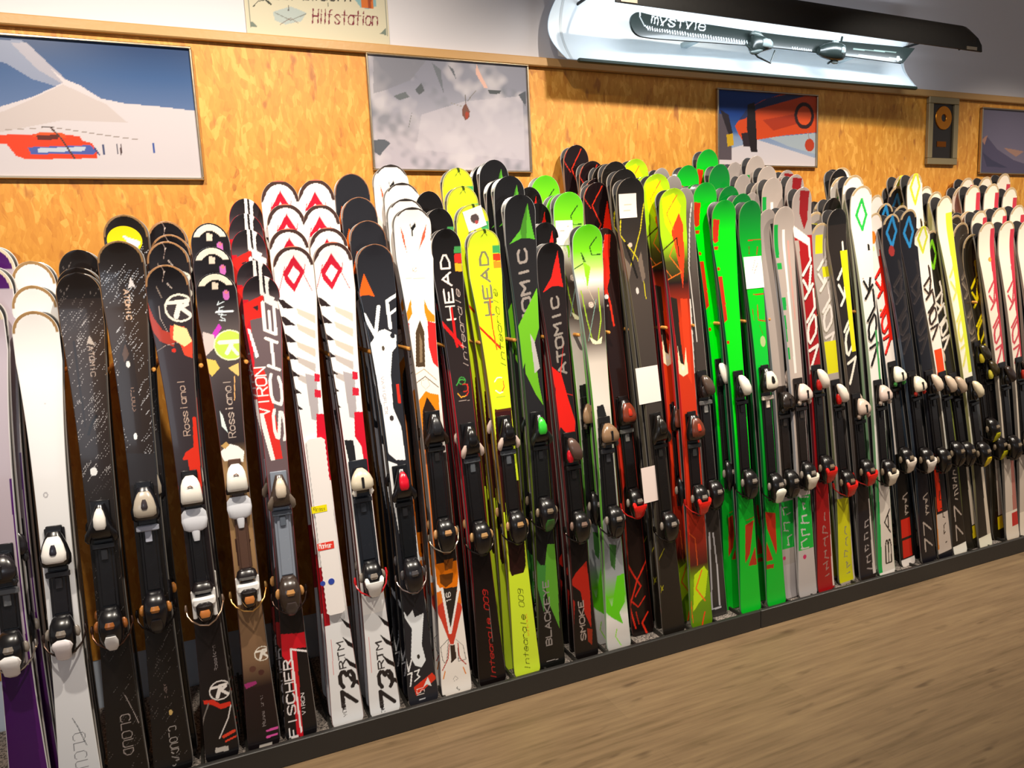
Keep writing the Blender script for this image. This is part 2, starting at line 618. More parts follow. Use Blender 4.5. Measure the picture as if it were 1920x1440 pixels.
for x in PEG_X:
    b = MB(); b.box(x + 0.010, x + 0.018, YP + 0.02, YW - 0.01, 0.0585, 0.072)
    link('tray_divider', b.mesh('tray_divider', divm, False), rack)
    b = MB()
    n = 12
    rings = []
    for yy, r in ((YW - 0.001, 0.0072), (2.408, 0.0072), (2.402, 0.006), (2.400, 0.004)):
        rings.append([(x + r * math.cos(2 * math.pi * j / n), yy, 1.278 + r * math.sin(2 * math.pi * j / n)) for j in range(n)])
    b.rings(rings)
    link('peg', b.mesh('peg', pegm), rack)

# ------------------------------------------------------------------ skis
TH = 0.012
RISE = 0.028
FOOT_Z = 0.060
PLANE = 0.022
def ski_thick(s, L):
    return 0.0055 + 0.0125 * np.sin(np.pi * np.clip(np.asarray(s) / L, 0, 1)) ** 0.8
def ski_bend(s, L):
    s = np.asarray(s, float)
    k = np.clip((s - (L - 0.19)) / 0.19, 0, 1)
    camber = -0.010 * np.sin(np.pi * np.clip((s - .06) / (L - .22), 0, 1)) ** 1.2
    return camber - RISE * k ** 2.3 - 0.005 * np.clip(1 - s / 0.06, 0, 1) ** 2
def ski_face(s, L):
    return ski_bend(s, L) - ski_thick(s, L)
class Frame:
    """contact plane of a ski pair: foot point, tip point, axes"""
    def __init__(s, F, T):
        s.F, s.T = np.array(F), np.array(T)
        v = s.T - s.F
        s.L = float(np.linalg.norm(v))
        s.z = v / s.L
        x = np.array([1.0, 0, 0])
        x = x - s.z * x.dot(s.z)
        s.x = x / np.linalg.norm(x)
        s.y = np.cross(s.z, s.x)
    def px(s, px, py):
        d = ray(px, py)
        t = (-PLANE - (CAMP - s.F).dot(s.y)) / d.dot(s.y)
        P = CAMP + d * t - s.F
        return P.dot(s.x), P.dot(s.z)
    def matrix(s, sc=1.0, sx=1.0):
        m = Matrix(((s.x[0] * sx, s.y[0], s.z[0] * sc, s.F[0]), (s.x[1] * sx, s.y[1], s.z[1] * sc, s.F[1]), (s.x[2] * sx, s.y[2], s.z[2] * sc, s.F[2]), (0, 0, 0, 1)))
        return m

def halfwidth(t, wt, ww, wb):
    """t = share of the length from the tail"""
    tw, tt, ts = 0.03, 0.44, 0.90
    a = np.clip((t - tw) / (tt - tw), 0, 1)
    b = np.clip((t - tt) / (ts - tt), 0, 1)
    w = np.where(t < tt, wb + (ww - wb) * (1 - (1 - a) ** 1.9), ww + (wt - ww) * b ** 3.0)
    return w / 2

def ski_mesh(name, fr, c, step):
    L = fr.L
    wt, ww, wb = c.get('w', (0.118, 0.074, 0.100))
    ww -= 0.010
    R = c.get('R', 0.062)
    ns = int(L / step)
    s = np.concatenate([np.linspace(0, .02, 6)[:-1], np.linspace(.02, L - R, ns)[:-1], L - R + R * np.sin(np.linspace(0, math.pi / 2, 26))])
    hw = halfwidth(s / L, wt, ww, wb)
    tip = np.clip((s - (L - R)) / R, 0, 1)
    hw = hw * np.sqrt(np.clip(1 - tip ** 2.15, 0.0004, 1))
    hw = hw * (1 - 0.16 * np.clip(1 - s / 0.02, 0, 1) ** 2)
    nx = max(8, int(wt / step)) + 1
    u = np.linspace(-1, 1, nx)
    X = hw[:, None] * u[None, :]
    S = np.repeat(s[:, None], nx, 1)
    py_end, py_top = c['foot'][1], c['tip'][1]
    ys = np.linspace(py_top - 10, py_end + 10, 240)
    cx = np.interp(ys, [py_top, py_end], [c['tip'][0], c['foot'][0]])
    ss = np.array([fr.px(a, q)[1] for a, q in zip(cx, ys)])
    sy = lambda py: float(np.interp(py, ys, ss))
    P = Painter(X, S, c['base'], fr.px, sy, (L, R, wt / 2))
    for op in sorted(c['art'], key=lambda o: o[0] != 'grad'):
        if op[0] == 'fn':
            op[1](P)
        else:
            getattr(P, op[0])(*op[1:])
    # thickness and shape along the length
    th = ski_thick(s, L)
    bend = ski_bend(s, L)
    side = Painter(np.zeros(len(s)), s, '555555', fr.px, sy)
    side.grad(c['side'])
    side.C = np.clip(side.C * 1.7, 0, .85)
    bev = np.minimum(0.0022, hw * 0.3)
    def col(x, y):
        return np.stack([x, y, s], 1)
    inn = hw - np.minimum(.004, hw * .4)
    cols_v = [col(-inn, bend - 0.0003), col(-hw, bend - 0.0004), col(-hw, bend - 0.0022), col(-hw, bend - 0.0026), col(-hw, bend - th + 0.0022)]
    steel = np.array(lin(c.get('steel', '9a948e')))
    dkb = np.tile(np.array(lin('2a2829')), (len(s), 1))
    cols_c = [dkb, np.tile(steel, (len(s), 1)), np.tile(steel, (len(s), 1)), side.C, side.C]
    Ct = P.C.reshape(len(s), nx, 3)
    crown = c.get('crown', 0.0015)
    for i in range(nx):
        uu = u[i]
        x = X[:, i] * (1 - 0.0) if abs(uu) < 0.999 else X[:, i]
        xx = np.sign(uu) * np.maximum(0, np.abs(x) - (bev if abs(uu) > .999 else 0))
        cols_v.append(col(xx, bend - th + crown * uu * uu))
        cols_c.append(Ct[:, i])
    cols_v += [col(hw, bend - th + 0.0022), col(hw, bend - 0.0026), col(hw, bend - 0.0022), col(hw, bend - 0.0004), col(inn, bend - 0.0003)]
    cols_c += [side.C, side.C, np.tile(steel, (len(s), 1)), np.tile(steel, (len(s), 1)), dkb]
    nv = len(cols_v)
    V = np.stack(cols_v, 1).reshape(-1, 3)
    Cc = np.stack(cols_c, 1).reshape(-1, 3)
    q = grid_faces(nv, len(s))
    idx = np.arange(nv * len(s)).reshape(len(s), nv)
    base = np.stack([idx[:-1, -1], idx[:-1, 0], idx[1:, 0], idx[1:, -1]], -1)
    tip_cap = np.array([[idx[-1, 0], idx[-1, 1], idx[-1, nv - 2], idx[-1, nv - 1]]])
    h = nx + 8
    strip = [[idx[0, j], idx[0, j + 1], idx[0, nv - 2 - j], idx[0, nv - 1 - j]] for j in range(nv // 2 - 1)]
    q = np.concatenate([q, base, np.array(strip)[:, ::-1], tip_cap])
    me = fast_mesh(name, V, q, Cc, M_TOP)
    me.set_sharp_from_angle(angle=math.radians(50))
    return me

# ---- binding parts; local origin on the ski's top face, viewer towards -y
def part(name, mb, mats, parent, s, label=None, y=None):
    o = link(name, mb.mesh(name, mats), parent, label)
    o.location = (0, (-TH if y is None else y), s)
    return o
def seat(o, L, s, lift=0.0):
    o.location.y = float(ski_face(s, L)) - lift
    return o

def b_toe(kind, k=1.0):
    m = MB()
    if kind == 'shield':      # broad rounded shell with a dark window
        m.loft([(-.052, 0, -.012, .030, .012), (-.044, 0, -.017, .037, .018), (-.02, 0, -.02, .039, .022), (.01, 0, -.019, .031, .021), (.034, 0, -.015, .022, .016), (.047, 0, -.01, .016, .010)], 0)
        m.box(-.020, .020, -.008, 0, .040, .062, 0, .002)
        m.loft([(-.036, 0, -.040, .022, .006), (-.03, 0, -.042, .029, .008), (-.010, 0, -.042, .030, .009), (.014, 0, -.038, .025, .008), (.030, 0, -.031, .018, .006), (.036, 0, -.027, .013, .005)], 1)
        m.loft([(-.012, 0, -.050, .007, .003), (-.006, 0, -.0505, .009, .004), (.008, 0, -.048, .007, .004), (.016, 0, -.045, .004, .003)], 2)
    elif kind == 'arch':      # tall arched shell
        m.loft([(-.050, 0, -.010, .033, .010), (-.038, 0, -.015, .034, .016), (-.01, 0, -.016, .028, .017), (.03, 0, -.010, .020, .010)], 0)
        m.loft([(-.038, 0, -.032, .028, .007), (-.030, 0, -.036, .030, .009), (-.005, 0, -.038, .029, .010), (.018, 0, -.034, .026, .009), (.033, 0, -.027, .020, .008), (.042, 0, -.020, .011, .006)], 1)
        m.tube([(-.008, -.047, .012), (.0, -.048, .016), (.006, -.047, .010)], .0016, 2)
    elif kind == 'nose':      # narrow nose with two wings
        m.loft([(-.055, 0, -.010, .026, .010), (-.045, 0, -.016, .036, .017), (-.025, 0, -.020, .034, .021), (0, 0, -.021, .025, .022), (.025, 0, -.019, .018, .019), (.045, 0, -.012, .011, .011)], 0)
        m.loft([(-.022, 0, -.038, .012, .006), (-.012, 0, -.041, .016, .008), (.010, 0, -.040, .016, .009), (.028, 0, -.033, .011, .008), (.037, 0, -.026, .006, .005)], 2)
        for sg in (-1, 1):
            m.loft([(-.062, sg * .033, -.020, .004, .004), (-.052, sg * .035, -.024, .008, .008), (-.034, sg * .031, -.028, .010, .009), (-.016, sg * .023, -.030, .006, .007)], 1, 10)
    elif kind == 'cap':       # dome whose broad edge faces the boot
        m.loft([(-.050, 0, -.010, .030, .010), (-.04, 0, -.014, .032, .014), (0, 0, -.014, .028, .014), (.03, 0, -.009, .018, .009)], 0)
        m.loft([(-.036, 0, -.034, .030, .011), (-.026, 0, -.037, .036, .014), (-.008, 0, -.036, .036, .015), (.010, 0, -.031, .029, .013), (.024, 0, -.024, .018, .010), (.031, 0, -.019, .009, .006)], 1)
        m.box(-.004, .004, -.054, -.046, -.030, .006, 0, .0015)
        for sg in (-1, 1):
            m.loft([(-.056, sg * .026, -.028, .005, .005), (-.046, sg * .028, -.030, .008, .008), (-.036, sg * .026, -.030, .006, .006)], 2, 10)
    elif kind == 'tilt':      # slanted oval shell
        m.loft([(-.052, 0, -.010, .030, .010), (-.04, 0, -.014, .034, .014), (.0, 0, -.013, .028, .013), (.03, 0, -.009, .018, .009)], 0)
        m.loft([(-.044, .008, -.034, .012, .008), (-.034, .006, -.039, .020, .013), (-.01, 0, -.041, .023, .015), (.015, -.006, -.038, .021, .014), (.032, -.010, -.031, .014, .010), (.038, -.011, -.027, .007, .006)], 1)
        m.loft([(-.050, -.018, -.028, .008, .007), (-.035, -.020, -.031, .013, .010), (-.015, -.020, -.030, .011, .009), (-.005, -.019, -.028, .006, .006)], 2, 12)
        m.loft([(-.045, .020, -.028, .006, .006), (-.036, .021, -.030, .009, .008), (-.026, .020, -.029, .006, .006)], 2, 12)
    return m
def b_heel(kind):
    m = MB()
    if kind == 'frame':       # pale frame around a dark sprung core
        m.box(-.034, -.022, -.024, -.002, -.036, .048, 1, .003)
        m.box(.022, .034, -.024, -.002, -.036, .048, 1, .003)
        m.loft([(.0, 0, -.020, .030, .012), (.008, 0, -.024, .034, .016), (.024, 0, -.024, .034, .016), (.030, 0, -.02, .030, .012)], 1)
        m.loft([(-.058, 0, -.014, .009, .008), (-.040, 0, -.022, .016, .015), (-.018, 0, -.030, .024, .022), (.006, 0, -.034, .024, .020), (.016, 0, -.028, .018, .014)], 0)
        m.loft([(.040, 0, -.018, .026, .012), (.052, 0, -.023, .031, .017), (.068, 0, -.020, .026, .013), (.074, 0, -.016, .018, .008)], 0)
        m.loft([(-.026, 0, -.052, .012, .003), (-.014, 0, -.054, .015, .004), (-.004, 0, -.053, .012, .003)], 2, 12)
    else:
        m.loft([(-.066, 0, -.012, .014, .010), (-.050, 0, -.020, .024, .018), (-.024, 0, -.027, .031, .025), (.010, 0, -.029, .033, .027), (.034, 0, -.026, .030, .024), (.050, 0, -.018, .024, .015), (.058, 0, -.012, .018, .009)], 0)
        for sg in (-1, 1):
            m.loft([(-.006, sg * .036, -.022, .004, .004), (.004, sg * .037, -.025, .007, .007), (.018, sg * .036, -.024, .006, .006), (.024, sg * .034, -.022, .003, .003)], 2, 10)
        m.loft([(.006, 0, -.054, .010, .003), (.014, 0, -.056, .013, .005), (.024, 0, -.054, .010, .004)], 2, 12)
    return m
def b_lever(kind):
    m = MB()
    if kind == 'tab':         # broad pale tab over the back of the heel
        m.loft([(-.062, 0, -.030, .010, .004), (-.054, 0, -.036, .019, .007), (-.030, 0, -.046, .021, .008), (-.014, 0, -.052, .027, .008), (-.004, 0, -.054, .022, .007), (.003, 0, -.053, .010, .004)], 0)
    elif kind == 'fork':      # two horns above a ring
        m.loft([(-.056, 0, -.030, .010, .005), (-.044, 0, -.040, .019, .008), (-.022, 0, -.048, .023, .008), (-.010, 0, -.052, .029, .008), (.0, 0, -.053, .030, .007)], 0)
        for sg in (-1, 1):
            m.loft([(-.004, sg * .022, -.052, .008, .006), (.008, sg * .024, -.051, .008, .006), (.016, sg * .023, -.048, .004, .004)], 0, 10)
    else:
        m.loft([(-.060, 0, -.026, .010, .004), (-.046, 0, -.038, .017, .007), (-.026, 0, -.048, .018, .008), (-.012, 0, -.054, .013, .006)], 0)
    return m
def b_brake():
    m = MB()
    m.tube([(-.052, .006, .020), (-.050, -.006, .008), (-.040, -.018, -.006), (-.018, -.030, -.018), (.006, -.034, -.022), (.026, -.028, -.012), (.044, -.014, .006), (.052, -.002, .030)], .0028)
    for sg, z in ((-1, .026), (1, .038)):
        m.loft([(z - .012, sg * .052, .004, .003, .004), (z, sg * .053, .004, .005, .006), (z + .014, sg * .052, .005, .003, .004)], 0, 8)
    return m
SHAPES = {}
def shape(fn, *a):
    k = (fn.__name__,) + a
    if k not in SHAPES:
        SHAPES[k] = fn(*a)
    return SHAPES[k]

def binding(ski, bd, fr, sy):
    ts, hs = sy(bd['toe']), sy(bd['heel'])
    dk = plastic(bd.get('body', '161518'))
    cov = plastic(bd.get('cover', '161518'))
    acc = plastic(bd.get('acc', '2a282a'))
    k = bd.get('toe_kind', 'nose')
    plate = MB()
    pw = bd.get('pw', .025)
    plate.box(-pw, pw, -.008, .001, ts + .02 if k != 'none' else ts, ts + .03 if k != 'none' else ts + .001, 0, .002)
    plate = MB()
    plate.box(-pw, pw, -.007, .0005, hs - .06, ts + .055, 0, .002)
    plate.box(-pw * .7, pw * .7, -.011, -.006, hs + .06, ts - .075, 0, .002)
    L = fr.L
    seat(part('binding_plate', plate, [plastic(bd.get('plate', '161518'))], ski, 0), L, (ts + hs) / 2)
    if k != 'none':
        seat(part('toe_piece', shape(b_toe, k), [dk, cov, acc], ski, ts, bd.get('toe_label')), L, ts, .005)
        a = MB()
        if bd.get('afd') == 'oval':
            a.loft([(-.052, 0, -.010, .020, .004), (-.045, 0, -.012, .031, .006), (-.020, 0, -.013, .036, .007), (.004, 0, -.012, .034, .006), (.016, 0, -.010, .024, .005)], 0)
            a.loft([(-.082, 0, -.008, .008, .004), (-.070, 0, -.010, .010, .005), (-.050, 0, -.011, .012, .005)], 0)
            zo = -.075
        else:
            a.box(-.030, .030, -.016, -.004, -.012, .006, 0, .003)
            a.box(-.009, .009, -.012, -.004, -.045, -.012, 0, .002)
            zo = -.072
        seat(part('boot_rest', a, [plastic(bd.get('rest', '6a6c70'), .35)], ski, ts + zo), L, ts + zo, .004)
    seat(part('heel_piece', shape(b_heel, bd.get('heel_kind', 'block')), [plastic(bd.get('hbody', '141316')), plastic(bd.get('hframe', 'f4f0ec')), plastic(bd.get('hacc', '8a8076'))], ski, hs), L, hs, .005)
    if bd.get('lever'):
        seat(part('heel_lever', shape(b_lever, bd.get('lever_kind', 'slim')), [plastic(bd['lever'])], ski, hs - .004, bd.get('lever_label')), L, hs, .005)
    seat(part('ski_brake', shape(b_brake), [metal(bd.get('brake', '3c3632'), .3) if not bd.get('brake_plastic') else plastic(bd['brake'])], ski, hs - .035), L, hs, .004)

ORD = ['front', 'second', 'third', 'fourth', 'fifth', 'sixth', 'seventh']
def column(c):
    y0 = c.get('y0', 0.0)
    F = on_y(*c['foot'], 2.305 + y0)
    F = np.array([F[0], 2.305 + y0, FOOT_Z])
    E = on_y(*c['tip'], 2.425 + y0 - RISE)
    fr = Frame(F, (E[0], 2.425 + y0, E[2]))
    far = F[0] > 1.75
    step = 0.0034 if F[0] > 2.4 else (0.0028 if F[0] > 1.3 else 0.0022)
    c['L'] = fr.L
    me = ski_mesh('ski_' + c['key'], fr, c, step)
    ys = np.linspace(c['tip'][1] - 10, c['foot'][1] + 10, 240)
    cx = np.interp(ys, [c['tip'][1], c['foot'][1]], [c['tip'][0], c['foot'][0]])
    ss = np.array([fr.px(a, q)[1] for a, q in zip(cx, ys)])
    sy = lambda py: float(np.interp(py, ys, ss))
    # front pair
    root = thing('ski_pair', c['label'], 'skis', group=c['group'])
    root.matrix_world = fr.matrix()
    ski = link('ski', me, root)
    rear = link('ski', me, root)
    rear.location = (0.003, 0.0006, 0.004)
    rear.rotation_euler = (0, 0, math.pi)
    if c.get('bind'):
        binding(ski, c['bind'], fr, sy)
    for ex in c.get('extra', ()):
        ex(root, ski, fr)
    # pairs behind
    exp = []
    for (x, y, n) in c['rows']:
        for j in range(n):
            exp.append((x, y, j))
    N = len(exp)
    if not N:
        return
    lab = c['behind']
    d = min(0.072, (0.34 - y0) / N)
    i0 = None
    for i, (x, y, j) in enumerate(exp):
        i += 1
        Y = 2.425 + y0 + d * i
        if j == 0:
            E = on_y(x, y, Y - RISE)
            i0 = E
        else:
            E = np.array([i0[0] + random.Random(i * 7 + int(x)).uniform(-.004, .004), Y - RISE, i0[2] + random.Random(i + int(y)).uniform(-.004, .004)])
        X = E[0]
        Fx = F[0] + (X - fr.T[0]) * 0.75
        f2 = Frame((Fx, 2.305 + y0 + d * i * 0.96, FOOT_Z), (X, Y, E[2]))
        r = thing('ski_pair', '%s, %s from the front' % (lab, ORD[i]) if i < N or N == 1 else '%s, rearmost by the wall' % lab, 'skis', group=c['group'])
        f2.k = f2.L / fr.L
        r.matrix_world = f2.matrix(f2.k)
        for q in (ski, rear):
            o = q.copy()
            COL.objects.link(o)
            o.parent = r
            if q is ski and i == 1 and c.get('bind') and d > .055:
                for ch in ski.children:
                    if ch.name.startswith(('toe_piece', 'heel_piece', 'binding_plate')):
                        g = ch.copy()
                        COL.objects.link(g)
                        g.parent = o
                        g.scale = (1, 0.72, 1)
        for ex in c.get('rear_extra', {}).get(i, ()):
            ex(r, None, f2)

# ------------------------------------------------------------------ pictures, sign and light box on the wall
def frame_obj(root, Y, x0, x1, z0, z1, fw, dp, m, name='frame'):
    b = MB()
    b.box(x0, x1, Y - dp, Y, z0, z0 + fw, bev=.002)
    b.box(x0, x1, Y - dp, Y, z1 - fw, z1, bev=.002)
    b.box(x0, x0 + fw, Y - dp + .0004, Y, z0 + fw, z1 - fw, bev=.002)
    b.box(x1 - fw, x1, Y - dp + .0004, Y, z0 + fw, z1 - fw, bev=.002)
    b.box(x0 + fw * .5, x1 - fw * .5, Y - .006, Y - .001, z0 + fw * .5, z1 - fw * .5)
    link(name, b.mesh(name, m), root)
steel = metal('b8a890', .3)
def snoise(P, seed, c, lo, hi, sc, amp, sx=1.0):
    r = np.random.RandomState(seed)
    v = np.zeros(len(P.X))
    for i in range(14):
        a, b2 = r.uniform(-1, 1, 2) * sc * (1 + i * .5)
        v += np.sin(P.X * a * sx + P.S * b2 + r.uniform(0, 6)) / (1 + i * .4)
    k = np.clip((v - lo) / (hi - lo), 0, 1)[:, None] * amp
    P.C = P.C * (1 - k) + np.array(lin(c)) * k
def picture(px0, py0, px1, py1, label, art, base, step=.003, x0=None, x1=None, z1=None):
    Y = YW - .012
    a, b2 = on_y(px0, py0, Y), on_y(px1, py1, Y)
    X0, X1 = (a[0] if x0 is None else x0), (b2[0] if x1 is None else x1)
    Z0, Z1 = a[2], (b2[2] if z1 is None else z1)
    r = thing('framed_picture', label, 'picture', ((X0 + X1) / 2, YW, Z0))
    r.location = (0, 0, 0)
    frame_obj(r, YW - .0005, X0, X1, Z0, Z1, .008, .018, steel)
    flat_print('print', YW - .0085, X0 + .006, X1 - .006, Z0 + .006, Z1 - .006, base, art, step, r, None, .74)
    return r
def heli_sky(P):
    P.grad([(75, '24406c'), (130, '385888'), (220, '6478a0'), (340, '6478a0')])
picture(-196, 333, 358, 88, 'framed photo of a red helicopter on snow, leftmost on the board wall',
    [('fn', heli_sky), ('poly', '8890a8', [-10, 75, 40, 75, 80, 110, 120, 150, 115, 165, 60, 148, 10, 118, -10, 115]), ('poly', 'a8a4b0', [20, 80, 50, 80, 90, 118, 125, 150, 118, 158, 70, 130]),
     ('poly', 'cdc4c8', [-220, 240, -60, 215, 0, 200, 60, 182, 95, 166, 118, 155, 105, 140, 95, 128, 120, 148, 150, 160, 190, 185, 235, 194, 300, 200, 350, 206, 372, 208, 385, 345, -220, 345]),
     ('poly', 'b8a8a0', [-10, 215, 50, 190, 118, 158, 200, 196, 240, 230, 120, 225, -10, 250], .5),
     ('poly', 'e03c14', [-60, 253, 60, 252, 90, 248, 110, 250, 150, 256, 155, 264, 172, 268, 182, 285, 182, 297, 50, 299, 30, 292, 12, 270, -60, 267]), ('poly', 'e8501c', [60, 256, 75, 247, 118, 250, 125, 258]), ('poly', '5c2018', [68, 254, 112, 252, 108, 262, 70, 262]),
     ('poly', '4858a0', [52, 276, 170, 272, 180, 284, 176, 289, 58, 289]), ('poly', 'b8c0d0', [70, 278, 160, 275, 160, 283, 72, 286]), ('line', '3a3a6c', 5, [178, 278, 186, 290]), ('line', '3c3028', 3, [78, 237, 100, 238]), ('line', '4c342c', 5, [94, 238, 115, 260, 140, 297]), ('line', '8a7c74', 2, [100, 239, 200, 254, 260, 262]), ('line', '988c84', 1.6, [0, 244, 80, 240]),
     ('line', '40486c', 6, [193, 272, 195, 288]), ('line', '38384c', 5, [219, 271, 221, 288]), ('line', '4c3838', 5, [227, 272, 227, 289]), ('line', '3c5498', 6, [287, 269, 290, 286])], '4a648c')
def mount(P):
    P.grad([(105, '888896'), (160, '9a98a4'), (230, 'b8b0b8'), (320, 'b4acb8')])
    snoise(P, 8, '6c7078', .4, 2.2, 26, .55)
    snoise(P, 11, 'd0c8cc', .2, 2.2, 20, .7)
    P.poly('c4bcc4', [790, 215, 870, 190, 980, 180, 985, 300, 780, 280], .55)
picture(700, 320, 990, 121, 'framed photo of a small helicopter over a snowy slope, second on the wall',
    [('fn', mount), ('poly', '7c7c84', [700, 105, 800, 112, 770, 150, 720, 170, 700, 175], .6), ('poly', '6c7078', [810, 118, 822, 150, 832, 175, 826, 130]), ('poly', '5c6068', [840, 122, 856, 150, 850, 130]), ('poly', '585c60', [778, 168, 790, 155, 796, 170, 786, 178]), ('poly', '686c70', [738, 180, 760, 172, 768, 182, 748, 188]), ('poly', '484c50', [914, 168, 940, 170, 936, 176, 918, 176]), ('poly', '50545c', [972, 178, 986, 170, 986, 200]), ('poly', '5c6068', [700, 262, 722, 262, 732, 268, 712, 292, 702, 285]),
     ('poly', 'e0b0a0', [893, 120, 902, 140, 915, 165, 908, 165, 892, 138]), ('line', '70706c', 2, [772, 212, 766, 240]), ('line', '8a8478', 1.5, [842, 192, 868, 200]), ('line', '706a60', 2.5, [892, 170, 876, 190]), ('line', '5c5448', 4, [872, 178, 873, 200]), ('poly', '70483c', [867, 203, 873, 193, 881, 208, 880, 220, 873, 226, 867, 216]), ('poly', '9c3c28', [873, 208, 880, 212, 876, 224, 872, 220])], 'b0a8b0')
picture(1345, 311, 1534, 150, 'framed photo of an orange helicopter seen close, under the light panel',
    [('grad', [(140, '1c3c7c'), (185, '3c5c90'), (200, '8494b0'), (240, '98a4b8')]), ('poly', 'd0c4c4', [1345, 285, 1400, 270, 1420, 262, 1540, 300, 1540, 320, 1345, 320]), ('poly', 'a8b0b4', [1440, 258, 1540, 248, 1540, 292, 1480, 275]), ('poly', '181820', [1442, 168, 1480, 152, 1540, 150, 1540, 180, 1470, 180]),
     ('poly', 'd4481c', [1378, 236, 1400, 205, 1430, 188, 1480, 172, 1536, 160, 1536, 248, 1470, 254, 1420, 262, 1395, 268, 1384, 250]), ('poly', '2c3458', [1385, 226, 1400, 205, 1440, 184, 1500, 172, 1540, 162, 1540, 172, 1480, 188, 1420, 205, 1398, 222]), ('poly', '9c2c18', [1430, 225, 1500, 212, 1520, 225, 1450, 245], .7), ('poly', '241c1c', [1402, 196, 1415, 192, 1418, 240, 1420, 285, 1408, 285, 1400, 240]), ('circ', '382020', 1508, 217, 62, 44), ('circ', 'e05020', 1508, 217, 44), ('poly', '302428', [1390, 250, 1402, 248, 1406, 275, 1394, 275]), ('circ', 'b83c20', 1518, 272, 30), ('line', '90685c', 3, [1515, 245, 1517, 262]),
     ('poly', '584c50', [1345, 212, 1360, 216, 1372, 240, 1372, 300, 1345, 300]), ('poly', 'c89c20', [1362, 252, 1374, 250, 1376, 272, 1364, 275]), ('poly', '2c2428', [1350, 205, 1366, 215, 1374, 250, 1366, 252])], '405c90', z1=2.31)
picture(1836, 326, 2010, 195, 'framed photo of rocky peaks under a grey sky, rightmost on the wall',
    [('grad', [(180, '6c6478'), (250, '74687a'), (325, '584c60')]), ('poly', '504860', [1836, 262, 1850, 255, 1870, 280, 1900, 300, 1960, 320, 1960, 340, 1830, 340]), ('poly', 'a87868', [1840, 262, 1852, 253, 1846, 272]), ('poly', 'a07868', [1882, 277, 1900, 280, 1920, 284, 1905, 294, 1890, 284]), ('poly', '3c3850', [1842, 285, 1860, 300, 1890, 315, 1850, 312])], '6c6478', z1=2.31)
# small framed gold disc
Yf = YW - .0005
a, b2 = on_y(1733, 309, Yf), on_y(1793, 186, Yf)
r = thing('framed_disc', 'small framed gold disc on black between two large wall pictures', 'picture')
z1 = b2[2]
frame_obj(r, Yf, a[0], b2[0], a[2], z1, .034, .02, mat('disc_frame', '8c7c5c', .35, metal=.4))
flat_print('mount', Yf - .0085, a[0] + .03, b2[0] - .03, a[2] + .03, z1 - .03, '1a120c', [('poly', '3a2410', [1744, 186, 1790, 186, 1790, 190, 1744, 190]), ('circ', '50300c', 1765, 271, 30, 0, .5)], .004, r)
cx, cz = on_y(1766, 222, Yf)[0], on_y(1766, 222, Yf)[2]
b = MB()
n = 32
ro, ri = .062, .018
rg = []
for rr, yy in ((ro, -.0095), (ro - .002, -.013), (ri + .002, -.013), (ri, -.0095)):
    rg.append([(cx + rr * math.cos(2 * math.pi * j / n), Yf + yy, cz + rr * math.sin(2 * math.pi * j / n)) for j in range(n)])
b.rings(rg, close=False)
link('gold_disc', b.mesh('gold_disc', metal('c87c28', .35)), r)
b = MB()
q = on_y(1762, 271, Yf)
b.box(q[0] - .035, q[0] + .035, Yf - .0105, Yf - .009, q[2] - .014, q[2] + .014)
link('plaque', b.mesh('plaque', metal('7a4414', .5)), r)
# tin sign
Ys = YW + .018
a, b2 = on_y(462, 52, Ys), on_y(730, 69, Ys)
sg = thing('wall_sign', 'cream tin sign with old lettering standing on the wooden batten', 'sign')
b = MB(); b.box(a[0], b2[0], Ys - .006, Ys, 2.377, 2.377 + .36, bev=.002)
link('sign_panel', b.mesh('sign_panel', mat('sign_tin', 'c8bda4', .4)), sg)
flat_print('sign_print', Ys - .0066, a[0] + .003, b2[0] - .003, 2.380, 2.734, 'ddd4b8',
    [('line', '84887c', 2, [466, 0, 470, 55]), ('line', '84887c', 2, [722, 0, 727, 68]), ('text', '7c1c34', 'Hilfstation', 586, 43, 708, 48, 26, 4.2), ('poly', '9cb8c4', [512, 22, 545, 12, 575, 24, 565, 40, 535, 46, 515, 38], .6), ('line', '8a8c84', 3, [516, 24, 545, 38, 574, 26]), ('line', '8c7c74', 2.5, [525, 46, 545, 34, 560, 44]), ('line', '6c6864', 4, [541, 10, 541, 20]),
     ('line', '40443c', 3, [475, 12, 484, 2, 495, 0]), ('line', '34382c', 7, [496, -2, 508, 8]), ('text', '38352e', 'Bergwacht', 512, -2, 664, 2, 26, 5), ('poly', '8cb4b8', [665, -30, 705, -30, 705, 12, 690, 17, 676, 14, 666, 0]), ('poly', 'd87028', [675, -30, 700, -30, 700, 16, 678, 14]), ('poly', 'a04418', [688, -30, 696, -30, 696, 16, 690, 15]), ('poly', '788478', [470, 40, 476, 42, 484, 52, 470, 50]), ('poly', '788478', [724, 52, 716, 60, 712, 63, 724, 66]), ('line', '6c6c60', 1.4, [614, 2, 616, 14])], .0028, sg, M_MATTE, .74)

# light panel with a display ski
Ypan = 2.69
lp = thing('light_panel', 'long glowing white wall panel lit by the black hood above it', 'light box')
A = on_y(1085, 113, Ypan)
x0, x1, zb = 1.468, 3.432, 2.345
def prof(t):             # concave sheet: bottom lip forward, back, then up
    z = zb + .32 * t
    y = Ypan + .085 * math.sin(math.pi * min(1, t * 1.05)) 
    return y, z
nx, nz2 = 40, 24
gx, gt = np.meshgrid(np.linspace(0, 1, nx), np.linspace(0, 1, nz2))
V = []
for j in range(nz2):
    for i in range(nx):
        t, u = gt[j, i], gx[j, i]
        y, z = prof(t)
        lw = .052 * math.sin(math.pi * min(1, max(0, (t + .08) * 1.0)))
        X0 = x0 - lw
        X1 = x1 - .5 * lw
        V.append((X0 + (X1 - X0) * u, y, z))
b = MB()
q = [tuple(int(k) for k in f) for f in grid_faces(nx, nz2)]
b.add(V, q)
